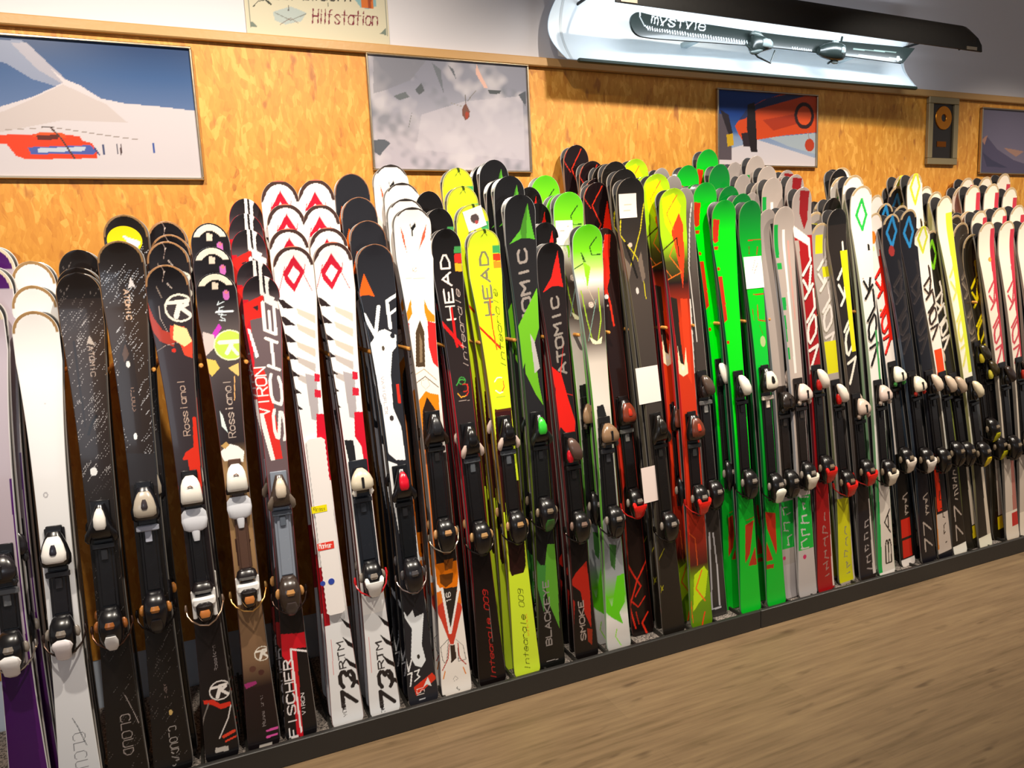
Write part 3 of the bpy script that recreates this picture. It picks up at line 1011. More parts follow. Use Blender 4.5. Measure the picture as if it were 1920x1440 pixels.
b.add([(x, y + .006, z) for x, y, z in V], [f[::-1] for f in q])
o = link('reflector', b.mesh('reflector', mat('panel_white', 'e8f0f4', .45, emit='c8dcec', estr=.28)), lp)  # sheet given a faint glow of its own to stand in for tube light
for s, xa in ((0, x0 - .002), (1, x1 - .02)):
    poly_y = []
    b = MB()
    pts = [(prof(t)[0] - .001, prof(t)[1]) for t in np.linspace(0, 1, 14)]
    ring = pts + [(YW + .015, zb + .32), (YW - .002, zb + .29), (YW - .026, zb + .04)]
    n = len(ring)
    v = [(xa, y, z) for y, z in ring] + [(xa + .012, y, z) for y, z in ring]
    b.add(v, [tuple(range(n)), tuple(range(2 * n - 1, n - 1, -1))] + [(i, i + n, (i + 1) % n + n, (i + 1) % n) for i in range(n)])
    link('end_cap', b.mesh('end_cap', mat('cap_white', 'dfe8ee', .5)), lp)
b = MB(); b.box(x0 + .03, x1 - .02, Ypan - .012, Ypan + .006, zb - .012, zb + .004, bev=.004)
link('bottom_lip', b.mesh('bottom_lip', mat('lip_green', '2c3c30', .5)), lp)
hd = thing('lamp_hood', 'long black lamp hood hanging in front of the glowing panel', 'lamp')
Yh = 2.47
hx0, hx1 = on_y(1140, 15, Yh)[0], on_y(1820, 106, Yh)[0]
zh = on_y(1500, 57, Yh)[2]
zl, zr = on_y(1140, 13, Yh)[2], on_y(1820, 104, Yh)[2]
def hz(x):
    return zl + (zr - zl) * (x - hx0) / (hx1 - hx0)
b = MB()
sec = [(-.055, .0), (-.052, .08), (-.025, .115), (.02, .122), (.06, .112), (.062, .104), (.02, .112), (-.02, .104), (-.044, .075), (-.048, .0)]
rings = []
m = 80
for i in range(m + 1):
    u = i / m
    x = hx0 + (hx1 - hx0) * u
    k = 1.0
    if u > .95:
        k = math.sqrt(max(.05, 1 - ((u - .95) / .05) ** 2)) * .8 + .2
    rings.append([(x, Yh + y, hz(x) + z * k) for y, z in sec])
b.rings(rings)
link('hood_shell', b.mesh('hood_shell', mat('hood_black', '0a0807', .5, spec=.25)), hd)
b = MB()
b.tube([(hx0 + .06, Yh + .005, hz(hx0) + .045), (hx1 - .12, Yh + .005, hz(hx1) + .045)], .013, n=12)
link('tube_lamp', b.mesh('tube_lamp', mat('tube_glow', 'ffffff', .4, emit='dcecff', estr=4.0)), hd)
for xa in (hx0 + .02, hx1 - .11):
    b = MB(); b.box(xa, xa + .07, Yh - .058, Yh - .0545, hz(xa) + .002, hz(xa) + .016)
    link('maker_plate', b.mesh('maker_plate', metal('a89c8c', .4)), hd)
for xa in (hx0 + .03, 3.40):
    b = MB()
    b.tube([(xa, Yh + .02, hz(xa) + .10), (xa, Yh + .15, hz(xa) + .105), (xa, YW + .022, hz(xa) + .11)], .006)
    link('bracket', b.mesh('bracket', mat('hood_black', '0a0807', .5, spec=.25)), hd)
lamp('tube_light', 'AREA', ((hx0 + hx1) / 2, Yh + .03, zh + .03), ((hx0 + hx1) / 2, Ypan + .1, zb + .08), 4.5, (.86, .94, 1.0), shape='RECTANGLE', size=hx1 - hx0 - .2, size_y=.03)

ds = thing('display_ski', 'dark ski with white dotted line mounted sideways on the glowing panel', 'ski')
Yd = 2.66
p0, p1 = on_y(1172, 55, Yd), on_y(1700, 112, Yd)
za, zc = on_y(1172, 47, Yd)[2], on_y(1700, 106, Yd)[2]
b = MB()
L = p1[0] - p0[0]
def dski(P):
    pass
gx2, gz3 = np.meshgrid(np.linspace(0, L, 460), np.linspace(-1, 1, 22))
ux = gx2 / L
hw = .028 + .020 * np.clip(1 - ux / .5, 0, 1) ** 1.4 + .010 * np.clip((ux - .6) / .4, 0, 1)
hw = hw * np.sqrt(np.clip(1 - np.clip(1 - gx2 / .07, 0, 1) ** 2.2, .002, 1))
X = p0[0] + gx2 + .04 * gz3 * np.clip((ux - .93) / .07, 0, 1)
Z = za + (zc - za) * ux + gz3 * hw
P = Painter(X, Z, '262e2c', lambda px, py: (lambda w: (w[0], w[2]))(on_y(px, py, Yd - .012)))
P.line('dfe8e8', 4, [1196, 24, 1196, 34, 1204, 48, 1214, 55])
for i in range(40):
    f = i / 39
    x, y = 1212 + f * 188, 51 + f * 26
    P.line('eaf4f6', 4.5, [x, y, x + 1.5, y + 5])
P.text('e8f0f0', 'mystyle', 1220, 44, 1322, 58, 20, 4.5)
for i in range(9):
    P.line('d0dcdc', 4, [1486 + i * 4.3, 88 + i * .6, 1488 + i * 4.3, 94 + i * .6])
P.line('c8d4d0', 7, [1610, 104, 1690, 112])
P.line('90a49c', 5, [1600, 92, 1680, 98])
P.circ('e8f0f0', 1684, 110, 12)
V0 = np.stack([X.ravel(), np.full(X.size, Yd - .012) - .03 * np.clip(1 - ux.ravel() / .12, 0, 1) ** 2, Z.ravel()], 1)
qf = grid_faces(460, 22)
me = fast_mesh('ski', np.concatenate([V0, V0 + [0, .011, 0]]), np.concatenate([qf, qf[:, ::-1] + X.size]), np.concatenate([P.C, P.C * 0 + np.array(lin('8a9898'))]), M_TOP)
link('ski', me, ds)
def sideways(name, m, c, x, z, label=None, k=1.0):
    o = link(name, m.mesh(name, c), ds, label)
    o.matrix_world = Matrix.Translation((x, Yd - .012, z)) @ Matrix.Rotation(math.radians(93), 4, 'Y') @ Matrix.Scale(k, 4)
    return o
bx, bz = on_y(1430, 85, Yd - .03)[0], on_y(1430, 85, Yd - .03)[2]
gb = [plastic('26302e'), plastic('54605e'), plastic('8a9896')]
o = sideways('toe_piece', b_toe('nose'), gb, bx, bz, None, 1.15)
bx2, bz2 = on_y(1560, 99, Yd - .03)[0], on_y(1560, 99, Yd - .03)[2]
sideways('heel_piece', b_heel('block'), gb, bx2, bz2, None, 1.2)
b = MB()
b.tube([(bx - .09, Yd - .03, bz - .005), (bx - .04, Yd - .045, bz - .055), (bx + .03, Yd - .045, bz - .075), (bx + .06, Yd - .04, bz - .02)], .004)
b.tube([(bx2 - .03, Yd - .035, bz2 - .05), (bx2 + .02, Yd - .045, bz2 - .02), (bx2 + .05, Yd - .04, bz2 + .07)], .005)
link('ski_brake', b.mesh('ski_brake', plastic('26302e')), ds)
b = MB()
for xx in (p0[0] + .35, p0[0] + 1.25):
    b.box(xx, xx + .03, Yd - .002, Ypan + .08, za - .03, za - .01)
link('mount', b.mesh('mount', mat('clear_mount', 'b8c8cc', .3)), ds)

# ------------------------------------------------------------------ the skis in the rack, left to right
K, WH = '141214', 'ffffff'
def tagcard(x0, y0, x1, y1, color, art, label, name='price_tag', rnd=False, tilt=0.0):
    """a paper card fixed on the ski face"""
    def go(root, ski, fr):
        a, b2 = fr.px(x0, y1), fr.px(x1, y0)
        n, k = 24, 30
        gx, gs = np.meshgrid(np.linspace(a[0], b2[0], n), np.linspace(a[1], b2[1], k))
        P = Painter(gx, gs, color, fr.px, lambda py: fr.px((x0 + x1) / 2, py)[1])
        run_art(P, art)
        if rnd:
            u, w = (gx - a[0]) / (b2[0] - a[0]) * 2 - 1, (gs - a[1]) / (b2[1] - a[1]) * 2 - 1
            u2, w2 = u * np.sqrt(1 - w * w / 2), w * np.sqrt(1 - u * u / 2)
            gx, gs = a[0] + (u2 + 1) / 2 * (b2[0] - a[0]), a[1] + (w2 + 1) / 2 * (b2[1] - a[1])
        if tilt:
            mx, ms = gx.mean(), gs.mean()
            ct, st = math.cos(tilt), math.sin(tilt)
            gx, gs = mx + (gx - mx) * ct - (gs - ms) * st, ms + (gx - mx) * st + (gs - ms) * ct
        bend = ski_face(gs.ravel(), fr.L)
        v = np.stack([gx.ravel(), bend - 0.0014, gs.ravel() / getattr(fr, 'k', 1.0)], 1)
        me = fast_mesh(name, np.concatenate([v, v + [0, .0006, 0]]), np.concatenate([grid_faces(n, k), grid_faces(n, k)[:, ::-1] + n * k]), np.concatenate([P.C, P.C]), M_MATTE)
        link(name, me, root, label)
    return go
def voe(base, c1, c2, dia, tipc=None, key=0, tail=None):
    """slanted block lettering of the racing skis on the right"""
    def fn(P):
        L, R, hw = P.tip
        P.arc('c0a47c', .84, 1.3, .35)
        P.lets(c2, 'VOLKL', key[0] + 3, key[1] + 3, -26, 30, 13, slant=-.5)
        P.lets(c1, 'VOLKL', *key, -23, 27, 12, slant=-.5)
        q = P.sy(key[1]) + .10
        if dia:
            P.seg(dia, [(0, q + .10), (.030, q + .035), (0, q - .03), (-.030, q + .035), (0, q + .10)], .014)
    return [('fn', fn)]
C = []
def col(**k):
    C.append(k)
DEEP = dict(redblack=.03, limeblack=.02, darkyellow=.05, blackyellow=.04, yellowgrey=.02)
BL = dict(body='161518')

col(key='purple', tip=(-45, 560), foot=(60, 1500), w=(.112, .08, .10), rows=[(-26, 500, 1), (-20, 462, 1)], base='b8aab4', side=[(450, 'f0e8e4'), (1500, 'dcd8e0')], steel='c8c0bc',
    label='purple tailed ski pair with white heel binding, leftmost, cut by the photo edge', behind='purple tipped ski pair in the leftmost stack', group='skis in the purple stack',
    art=[('above', '4a1060', 600), ('arc', 'd8c8b0', .86, 1.1), ('below', '3c0a52', 1250), ('half', '4a1060', 30, 60, 900, 1500)],
    bind=dict(toe=1055, heel=1215, cover='201c20', lever='f6f2f0', lever_kind='tab', brake='c8b8a8', toe_kind='cap'))
col(key='white', tip=(62, 585), foot=(153, 1478), w=(.112, .086, .108), rows=[(60, 537, 1), (58, 491, 1)], base='fbf8f8', steel='d8d0c8', side=[(600, 'f0ece8'), (1478, 'e4e4ec')],
    label='plain white ski pair with white toe shell on a black binding, front of its stack', behind='plain white ski pair in the white stack', group='white skis on the left',
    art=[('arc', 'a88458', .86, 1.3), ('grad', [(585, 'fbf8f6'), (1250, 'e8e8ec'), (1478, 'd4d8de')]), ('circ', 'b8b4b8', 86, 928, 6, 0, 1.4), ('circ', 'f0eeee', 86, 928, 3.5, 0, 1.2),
         ('half', 'a49ea4', -24, 24, 1030, 1190), ('lets', '5c6068', 'CLOUD', 1378, 1462, 22, -8, 1.6), ('line', '50545c', 2, [135, 1348, 146, 1366, 154, 1384, 162, 1400]), ('circ', 'd0ccd0', 84, 757, 2)],
    bind=dict(toe=1024, heel=1185, toe_kind='shield', cover='fffaf4', acc='2c2a34', lever='f4ecee', lever_kind='tab', plate='1a181c', brake='5a4840', rest='262428',
              toe_label='white oval toe shell with dark window'))
dots = [('glit', 'cfc8c8', 590, 900, 150, 3)]
col(key='brownstep', tip=(143, 513), foot=(243, 1466), w=(.112, .082, .104), rows=[(143, 503, 1), (146, 470, 1)], base='40322c', side=[(520, '8a6a48'), (700, '2a2220'), (1466, '12100f')],
    label='brown ski pair with fine white dashes and white-winged toe binding, beside the white skis', behind='brown ski pair behind the white-winged one, second stack from the white', group='brown dashed skis, left stack',
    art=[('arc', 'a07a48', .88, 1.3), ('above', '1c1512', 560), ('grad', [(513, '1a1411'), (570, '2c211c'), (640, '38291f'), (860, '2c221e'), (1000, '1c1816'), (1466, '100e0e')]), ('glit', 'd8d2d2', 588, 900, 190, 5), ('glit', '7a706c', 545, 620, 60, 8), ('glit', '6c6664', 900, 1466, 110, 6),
         ('line', '241a16', 5, [137, 640, 160, 800]), ('line', '1c1614', 7, [180, 780, 170, 800, 166, 815]), ('poly', 'b8aaa0', [166, 628, 178, 648, 164, 644, 161, 648]), ('lets', 'b09c90', 'ATOMIC', 650, 706, 21, 9, 2.2), ('circ', 'f4f4f4', 176, 884, 9, 0, 1.35), ('half', 'e8e4e0', 0, 8, 1090, 1150),
         ('lets', 'a89c98', 'CLOUD', 1343, 1420, 20, -6, 2.0), ('line', 'a89c98', 1.6, [234, 1305, 248, 1332, 260, 1358])],
    bind=dict(toe=972, heel=1170, toe_kind='nose', cover='141214', acc='f2ece4', lever='f8f6f6', lever_kind='slim', brake='6a4a3c', rest='26262a', hacc='9a5a28'))
col(key='browntall', tip=(222, 453), foot=(327, 1450), w=(.118, .082, .106), rows=[(232, 404, 1)], base='40322c', side=[(460, '705238'), (700, '1c2430'), (1450, '101014')],
    label='brown dashed ski pair with a raised dark spine and silver toe binding', behind='dark ski pair with round yellow tip sticker behind tall brown one', group='brown dashed skis, right stack',
    art=[('arc', '8a6a44', .92, 1.2), ('grad', [(453, '18120f'), (520, '241b17'), (600, '38291f'), (860, '2a211e'), (1000, '1c1816'), (1450, '0f0e0f')]), ('glit', 'e4e4ea', 508, 900, 230, 11), ('glit', 'a8b0c0', 515, 560, 40, 17), ('glit', '6c6664', 900, 1450, 110, 12),
         ('poly', '2c221e', [234, 636, 224, 662, 222, 720, 232, 800, 250, 850, 262, 850, 266, 800, 258, 720, 248, 660]), ('poly', '5a4438', [234, 644, 229, 664, 233, 680, 242, 664]), ('poly', '2e2a2c', [228, 850, 290, 850, 300, 910, 240, 910]),
         ('circ', 'f4efe6', 240, 683, 5, 0, 1.9), ('circ', 'ffffff', 254, 818, 5, 0, 1.9), ('poly', 'd4cccc', [244, 518, 254, 540, 247, 535, 239, 542]), ('lets', 'c8a890', 'ATOMIC', 543, 599, 12, 0, 2.6), ('lets', 'a08070', 'CLOUD', 727, 770, 0, -8, 1.4),
         ('lets', 'b0a8a4', 'CLOUD75', 1366, 1440, 18, -2, 1.8), ('circ', 'c8a868', 320, 1338, 5, 0, 1.8), ('lets', '70605c', 'ATOMIC', 1284, 1310, 4, -3, 1.1)],
    rear_extra={1: [tagcard(203, 424, 264, 478, 'f4d400', [('poly', 'fff0e8', [228, 440, 262, 452, 262, 475, 250, 470]), ('line', '8a7a20', 1.2, [212, 434, 250, 434])], 'yellow round sticker with pale print', 'tip_sticker', True)]},
    bind=dict(toe=940, heel=1140, toe_kind='shield', cover='b8ac9c', acc='3a3236', body='1a1a20', rest='b8bccc', lever='1e1a1e', brake='2c2624', hacc='b07030', hbody='141216'))
def rlogo(P, x, y, r, ring, ink, w=2.2, inner=None):
    if inner:
        P.circ(inner, x, y, r)
    P.circ(ring, x, y, r, r - w)
    cx, cy = P.m(x, y)
    k = r * .001
    P.seg(ink, [(cx - .75 * k, cy + .38 * k), (cx + .55 * k, cy + .48 * k)], k * .26)
    P.seg(ink, [(cx + .05 * k, cy + .4 * k), (cx - .3 * k, cy - .6 * k)], k * .34)
    P.seg(ink, [(cx + .1 * k, cy - .02 * k), (cx + .6 * k, cy - .5 * k)], k * .28)
    P.seg(ink, [(cx + .05 * k, cy + .02 * k), (cx + .5 * k, cy + .25 * k)], k * .28)
col(key='rosred', tip=(309, 498), foot=(418, 1421), w=(.116, .078, .096), rows=[(311, 454, 1), (316, 441, 1), (310, 416, 1)], base='2c2628', side=[(500, '7a5640'), (600, '3a2024'), (1421, '181418')],
    label='black ski pair with red splash, round white emblem and white toe binding', behind='black ski pair with smoky tip behind the red splash one', group='black skis with red splash',
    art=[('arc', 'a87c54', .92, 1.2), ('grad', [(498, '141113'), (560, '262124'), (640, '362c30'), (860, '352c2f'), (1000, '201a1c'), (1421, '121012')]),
         ('poly', 'a83828', [276, 568, 288, 596, 304, 618, 330, 628, 326, 650, 300, 640, 284, 618, 274, 590]), ('poly', 'e04830', [318, 610, 345, 612, 362, 640, 362, 672, 346, 666, 338, 646, 320, 634]),
         ('poly', 'ffd898', [326, 608, 350, 616, 360, 640, 346, 650, 324, 636]), ('line', 'b09890', 1.2, [288, 474, 308, 510, 304, 530]), ('line', 'b8a8a0', 1.6, [298, 574, 300, 596, 314, 622]), ('line', '8a7a70', 3, [293, 538, 303, 558]), ('line', 'c0b0a8', 3, [314, 532, 322, 540]),
         ('circ', 'c8b8b0', 308, 510, 3), ('fn', lambda P: rlogo(P, 337, 577, 42, 'f0e8d8', 'f4ece0', 6, '3c3436')), ('line', 'a89890', 1.2, [292, 660, 310, 648, 335, 642]), ('circ', 'd03020', 326, 657, 6),
         ('lets', 'c4a898', 'Rossignol', 817, 712, -3, 15, 2.4), ('poly', 'e03018', [361, 782, 368, 782, 381, 940, 364, 940, 360, 905, 352, 862, 342, 862, 348, 848, 363, 838]), ('poly', 'c02818', [326, 910, 334, 910, 336, 945, 328, 940]),
         ('lets', '8a8080', 'Rossignol', 1259, 1206, 6, 15, 1.0), ('fn', lambda P: rlogo(P, 413, 1296, 32, 'e4dcd8', 'ece4e0', 4, '241c1e')), ('poly', 'd83020', [381, 1316, 400, 1314, 412, 1322, 432, 1318, 434, 1326, 414, 1332, 398, 1324, 383, 1323]),
         ('line', 'd8d0cc', 4, [433, 1325, 428, 1350, 412, 1388]), ('line', '7c7470', 4, [391, 1322, 382, 1350, 378, 1370]), ('line', 'e04028', 10, [420, 1385, 440, 1374]), ('line', 'e04028', 6, [424, 1394, 444, 1384]), ('poly', 'b8b0a8', [404, 1407, 429, 1402, 429, 1411, 404, 1416])],
    bind=dict(toe=915, heel=1130, toe_kind='arch', cover='fffaf0', acc='8a5a4a', body='1a1416', afd='oval', rest='e8eaf2', heel_kind='frame', hframe='f6f2ee', hbody='181214', hacc='d08040', brake='c0a088', pw=.022,
              toe_label='glossy white arched toe piece'))
col(key='roslime', tip=(402, 513), foot=(497, 1411), w=(.114, .078, .096), rows=[(396, 464, 1), (391, 420, 1)], base='2a2628', side=[(513, '4a4a50'), (700, '6a3a34'), (1411, '181418')],
    label='black ski pair with cream tip crest and lime round emblem', behind='ski pair with cream tip crest behind the lime emblem one', group='skis with cream tip crest',
    art=[('arc', 'fff2dc', .66, .94, .38), ('poly', 'f0dcc8', [397, 532, 408, 532, 408, 541, 398, 541]), ('grad', [(513, '18161a')]), ('grad', [(505, '1a181c'), (560, '201c20'), (620, '5c5252'), (760, '3a3032'), (830, '2e2628'), (880, 'b08a5c'), (1240, '80624a'), (1290, '241618'), (1411, '141012')]),
         ('arc', 'fff2dc', .66, .94, .38), ('poly', 'f0dcc8', [397, 530, 409, 530, 409, 542, 398, 542]), ('circ', 'd070c0', 424, 553, 10, 0, 1.5), ('circ', 'f08080', 424, 548, 5), ('line', 'e8eef4', 7, [406, 585, 436, 583]), ('marks', 'd8e4ec', 603, 568, -2, 22, 6, 3, 3),
         ('poly', 'c83cc0', [398, 626, 410, 606, 416, 614, 404, 634]), ('poly', 'd8c4c0', [380, 622, 402, 628, 404, 650, 386, 668, 380, 650]), ('poly', 'f0c860', [384, 672, 404, 676, 412, 690, 398, 706, 384, 692]), ('poly', 'f0c878', [428, 690, 448, 680, 448, 706]),
         ('circ', 'c4e456', 432, 647, 44), ('circ', 'eef4c8', 432, 647, 47, 43), ('line', 'f6fae0', 12, [412, 642, 448, 640]), ('line', 'f6fae0', 12, [434, 646, 426, 662]), ('line', 'f6fae0', 10, [434, 650, 446, 664]), ('line', 'e8b070', 3, [440, 706, 440, 750]),
         ('lets', 'c8b4a8', 'Rossignol', 820, 712, -8, 12, 2.4), ('poly', 'e4f2f0', [411, 768, 418, 780, 424, 800, 428, 812, 416, 800]), ('poly', 'd860d0', [403, 824, 409, 824, 414, 862, 404, 852]), ('poly', 'fffaf6', [412, 848, 430, 832, 446, 836, 458, 846, 456, 866, 420, 864]), ('poly', 'c8a060', [414, 836, 424, 828, 430, 834, 422, 842]),
         ('line', '5a3c30', 22, [448, 900, 466, 1060]), ('poly', '4a3026', [440, 1010, 470, 1010, 462, 1060, 446, 1060]), ('fn', lambda P: rlogo(P, 492, 1226, 24, 'f0e8d8', 'f4ece0', 3)), ('circ', '5c3a30', 474, 1256, 10), ('circ', '4c2c28', 490, 1262, 9), ('poly', 'a03070', [457, 1285, 480, 1278, 482, 1284, 462, 1294]),
         ('lets', '8a8080', 'Rossignol', 1366, 1300, 0, 10, 1.2), ('line', 'd850a0', 7, [502, 1386, 520, 1380]), ('line', 'd850a0', 7, [502, 1374, 522, 1368]), ('poly', 'c0b8b0', [487, 1401, 511, 1396, 511, 1405, 487, 1410])],
    bind=dict(toe=893, heel=1105, toe_kind='arch', cover='fffaf0', acc='8a5a4a', body='241a16', afd='oval', rest='e8eaf2', heel_kind='frame', hframe='f6f2ee', hbody='181214', hacc='d08040', brake='d8a460', plate='5a4034', pw=.018))
col(key='fischer', tip=(487, 518), foot=(566, 1384), w=(.110, .076, .098), rows=[(475, 490, 1), (464, 432, 1), (459, 402, 1), (459, 374, 1)], base='6c5c60', side=[(520, 'a01824'), (900, '7a1018'), (1200, '2a1416'), (1384, '181214')],
    label='grey and red ski pair with big white letters running up one side', behind='black tipped ski pair with white bars behind the grey-red one', group='grey and red lettered skis',
    art=[('grad', [(510, '141214'), (545, '30282c'), (570, '6c5c60'), (900, '6c585c'), (1130, '181416'), (1384, '141214')]), ('half', 'd01828', -60, -38, 560, 1040), ('poly', 'e02820', [452, 572, 494, 552, 495, 594, 470, 600, 458, 622, 455, 590]), ('poly', '30282c', [474, 576, 484, 572, 484, 584]),
         ('poly', 'f8f0f0', [464, 615, 470, 618, 486, 668, 480, 672]), ('poly', 'e03028', [470, 688, 494, 688, 512, 750, 520, 800, 530, 860, 508, 862, 490, 790, 476, 730]), ('lets', 'fff4f0', 'VIRON', 778, 688, -40, -8, 4.5), ('poly', 'fff4f0', [484, 775, 494, 775, 516, 862, 508, 864]),
         ('lets', 'fdf4f0', 'SCHER', 828, 505, 2, 34, 9.5, .12), ('poly', 'fdf4f0', [495, 555, 524, 567, 524, 580, 496, 566]),
         ('band', 'c81828', 1190, 1216), ('poly', 'd01828', [522, 1190, 578, 1186, 580, 1214, 556, 1216, 570, 1384, 558, 1384, 545, 1250, 528, 1230]), ('line', 'f8f0f0', 6, [576, 1222, 545, 1218, 566, 1375]), ('lets', 'f0e8e8', 'FISCHER', 1382, 1236, -36, -12, 4.5), ('lets', 'e8e0e0', 'VIRON', 1345, 1305, 8, 18, 2), ('line', 'c02020', 4, [555, 1235, 562, 1290])],
    bind=dict(toe=915, heel=1110, toe_kind='nose', cover='7a6c60', acc='d8c8b4', body='4a3c34', rest='5c6470', plate='8a92a0', hbody='3a2e28', hacc='c08a50', lever='4a4040', brake='4a3a34'))
def volkwhite(x0, mark):
    """white ski with the red diamond; x0 shifts the artwork between the twin columns"""
    def dx(p):
        return [v + (x0[0] if i % 2 == 0 else x0[1]) for i, v in enumerate(p)]
    a = [('arc', '6a4a3c', .93, 1.2), ('arc', '4a3430', .82, 1.2, .0), ('arc', 'd87058', .94, 1.2, .93), ('circ', 'fbf4f0', 551 + x0[0], 508 + x0[1], 56), ('poly', 'fbf6f4', dx([518, 520, 584, 510, 590, 560, 524, 560]))]
    a += [('poly', 'c81c34', dx([550, 479, 572, 508, 566, 520, 553, 547, 536, 528, 531, 512])), ('poly', 'fbf6f4', dx([550, 499, 563, 511, 552, 532, 540, 517])),
          ('line', 'd85058', 2.4, dx([572, 496, 570, 514, 586, 544])), ('line', 'd85058', 2.4, dx([534, 500, 531, 516, 524, 545]))]
    for y in (577, 606, 640, 668, 700):
        a.append(('poly', 'd6c6b8' if y < 650 else 'c4bab6', dx([556, y, 592, y + 14, 592, y + 30, 560, y + 12])))
    for y in (560, 592, 624, 656, 688, 720, 750):
        a.append(('poly', '2c2020', dx([520 + (y - 560) * .09, y, 532 + (y - 560) * .09, y + 2, 552 + (y - 560) * .09, y + 18, 532 + (y - 560) * .09, y + 18])))
    a += [('poly', 'b4acb0', dx([572, 700, 594, 706, 598, 790, 584, 786])), ('poly', 'd02038', dx([590, 700, 600, 702, 600, 716, 590, 715])), ('poly', 'd02038', dx([590, 730, 602, 732, 602, 746, 590, 745])),
          ('poly', 'd8102c', dx([540, 800, 566, 818, 584, 960, 570, 960])), ('poly', 'd8102c', dx([593, 776, 612, 776, 630, 900, 616, 900, 606, 840, 594, 822]))]
    a += [('band', 'ececee', 1150, 1400)]
    for y in (1158, 1194, 1232, 1262):
        a.append(('poly', '201c1e', dx([638 + (y - 1158) * .09, y, 652 + (y - 1158) * .09, y + 10, 674 + (y - 1158) * .09, y + 22, 674 + (y - 1158) * .09, y + 30, 650 + (y - 1158) * .09, y + 18])))
    a += [('lets', '262224', '73', 1332, 1266, -10, 34, 13, .1), ('lets', '3a3638', 'RTM', 1256, 1206, -8, 12, 4.6), ('lets', '4a4648', 'VOLKL', 1346, 1312, -14, -2, 1.6), ('line', 'e07070', 1.6, dx([621, 1200, 627, 1268]))]
    return a
col(key='reddiamond', tip=(547, 463), foot=(654, 1366), w=(.123, .080, .104), rows=[(539, 430, 1), (534, 384, 1), (522, 340, 1)], base='fbf8f6', side=[(470, 'a08878'), (760, '3a2a28'), (800, '801018'), (1366, '5a1014')],
    label='white red-diamond ski pair with a bare white plate instead of a binding', behind='white red-diamond ski pair in the left twin stack', group='red diamond skis, left stack',
    art=volkwhite((0, 0), 0) + [('half', 'b81424', -45, -22, 1060, 1170)],
    bind=None, extra=[])
col(key='reddiamondbind', tip=(622, 455), foot=(723, 1341), w=(.123, .080, .104), rows=[(614, 428, 1), (600, 385, 1), (591, 338, 1)], base='fbf8f6', side=[(470, 'a08878'), (760, '30221f'), (800, '701018'), (1341, '2a1012')],
    label='white ski pair with red diamond and black binding with white heel tab', behind='white red-diamond ski pair in the right twin stack', group='red diamond skis, right stack',
    art=volkwhite((71, -4), 0) + [('poly', '202022', [645, 825, 662, 825, 668, 870, 655, 870])],
    bind=dict(toe=893, heel=1080, toe_kind='cap', cover='d8ccb4', acc='f4ece0', body='1c1a1c', lever='fffcf8', lever_kind='fork', brake='d01820', brake_plastic=1, plate='20242c', rest='2a2e36', hbody='101014', pw=.030))
col(key='vf', tip=(701, 459), foot=(795, 1322), w=(.122, .078, .104), rows=[(688, 415, 1), (672, 371, 1), (658, 327, 1)], base='26262c', side=[(460, 'a07860'), (520, '30343c'), (640, '1c2834'), (1322, '14161a')],
    label='black ski pair with orange triangle mark and wide white spine', behind='black ski pair with orange mark behind the white-spined one', group='black skis with orange triangle',
    art=[('arc', '8a5c40', .96, 1.2), ('poly', 'f06018', [683, 512, 704, 556, 694, 553, 682, 553, 673, 557, 678, 535]), ('line', 'fbfbfb', 12, [684, 590, 705, 630, 711, 575]), ('line', 'fbfbfb', 12, [727, 566, 733, 614]), ('line', 'fbfbfb', 11, [727, 564, 746, 552]), ('line', 'fbfbfb', 9, [730, 590, 746, 578]),
         ('poly', 'ffffff', [684, 660, 712, 620, 722, 617, 744, 628, 744, 650, 736, 660, 733, 700, 737, 765, 752, 800, 760, 862, 742, 862, 728, 850, 716, 760, 703, 725, 708, 720, 698, 668]), ('circ', '54483c', 719, 653, 5, 0, 1.6), ('circ', '40383a', 734, 784, 7, 0, 1.3), ('circ', '26262c', 737, 629, 8, 0, 1.2),
         ('lets', 'b0a0a4', 'VARIOFLEX', 705, 775, -16, -25, 1.7), ('poly', 'd83020', [743, 720, 748, 720, 752, 756, 746, 756]), ('poly', 'ffffff', [722, 862, 744, 870, 762, 990, 770, 1060, 760, 1060, 740, 960]), ('poly', 'f4f6f8', [776, 960, 782, 960, 790, 1060, 784, 1060]),
         ('poly', 'eef2f6', [757, 1146, 764, 1157, 774, 1144, 778, 1158, 795, 1150, 792, 1210, 800, 1240, 792, 1254, 780, 1250, 772, 1236, 773, 1180, 760, 1160]), ('circ', '34302c', 786, 1233, 5, 0, 1.7),
         ('line', 'eeeef0', 5, [742, 1225, 754, 1262, 755, 1232]), ('line', 'eeeef0', 5, [762, 1238, 768, 1262, 773, 1240]), ('line', 'f4f4f4', 5, [762, 1270, 774, 1264, 772, 1290]), ('line', 'f4f4f4', 4.5, [779, 1262, 788, 1258, 784, 1268, 789, 1272, 780, 1280]),
         ('poly', 'e03820', [778, 1292, 812, 1264, 822, 1274, 783, 1308]), ('lets', 'f4e8e0', '151', 1306, 1292, -22, 4, 1.8), ('poly', 'f4f0ec', [804, 1272, 812, 1290, 803, 1286, 796, 1292]), ('line', 'd0d0d4', 2, [788, 1315, 800, 1311])],
    bind=dict(toe=902, heel=1075, toe_kind='nose', cover='18161a', acc='e0102c', body='161418', plate='101216', brake='a8948c', hbody='18161a', rest='1c1c20', hacc='4a4648'))
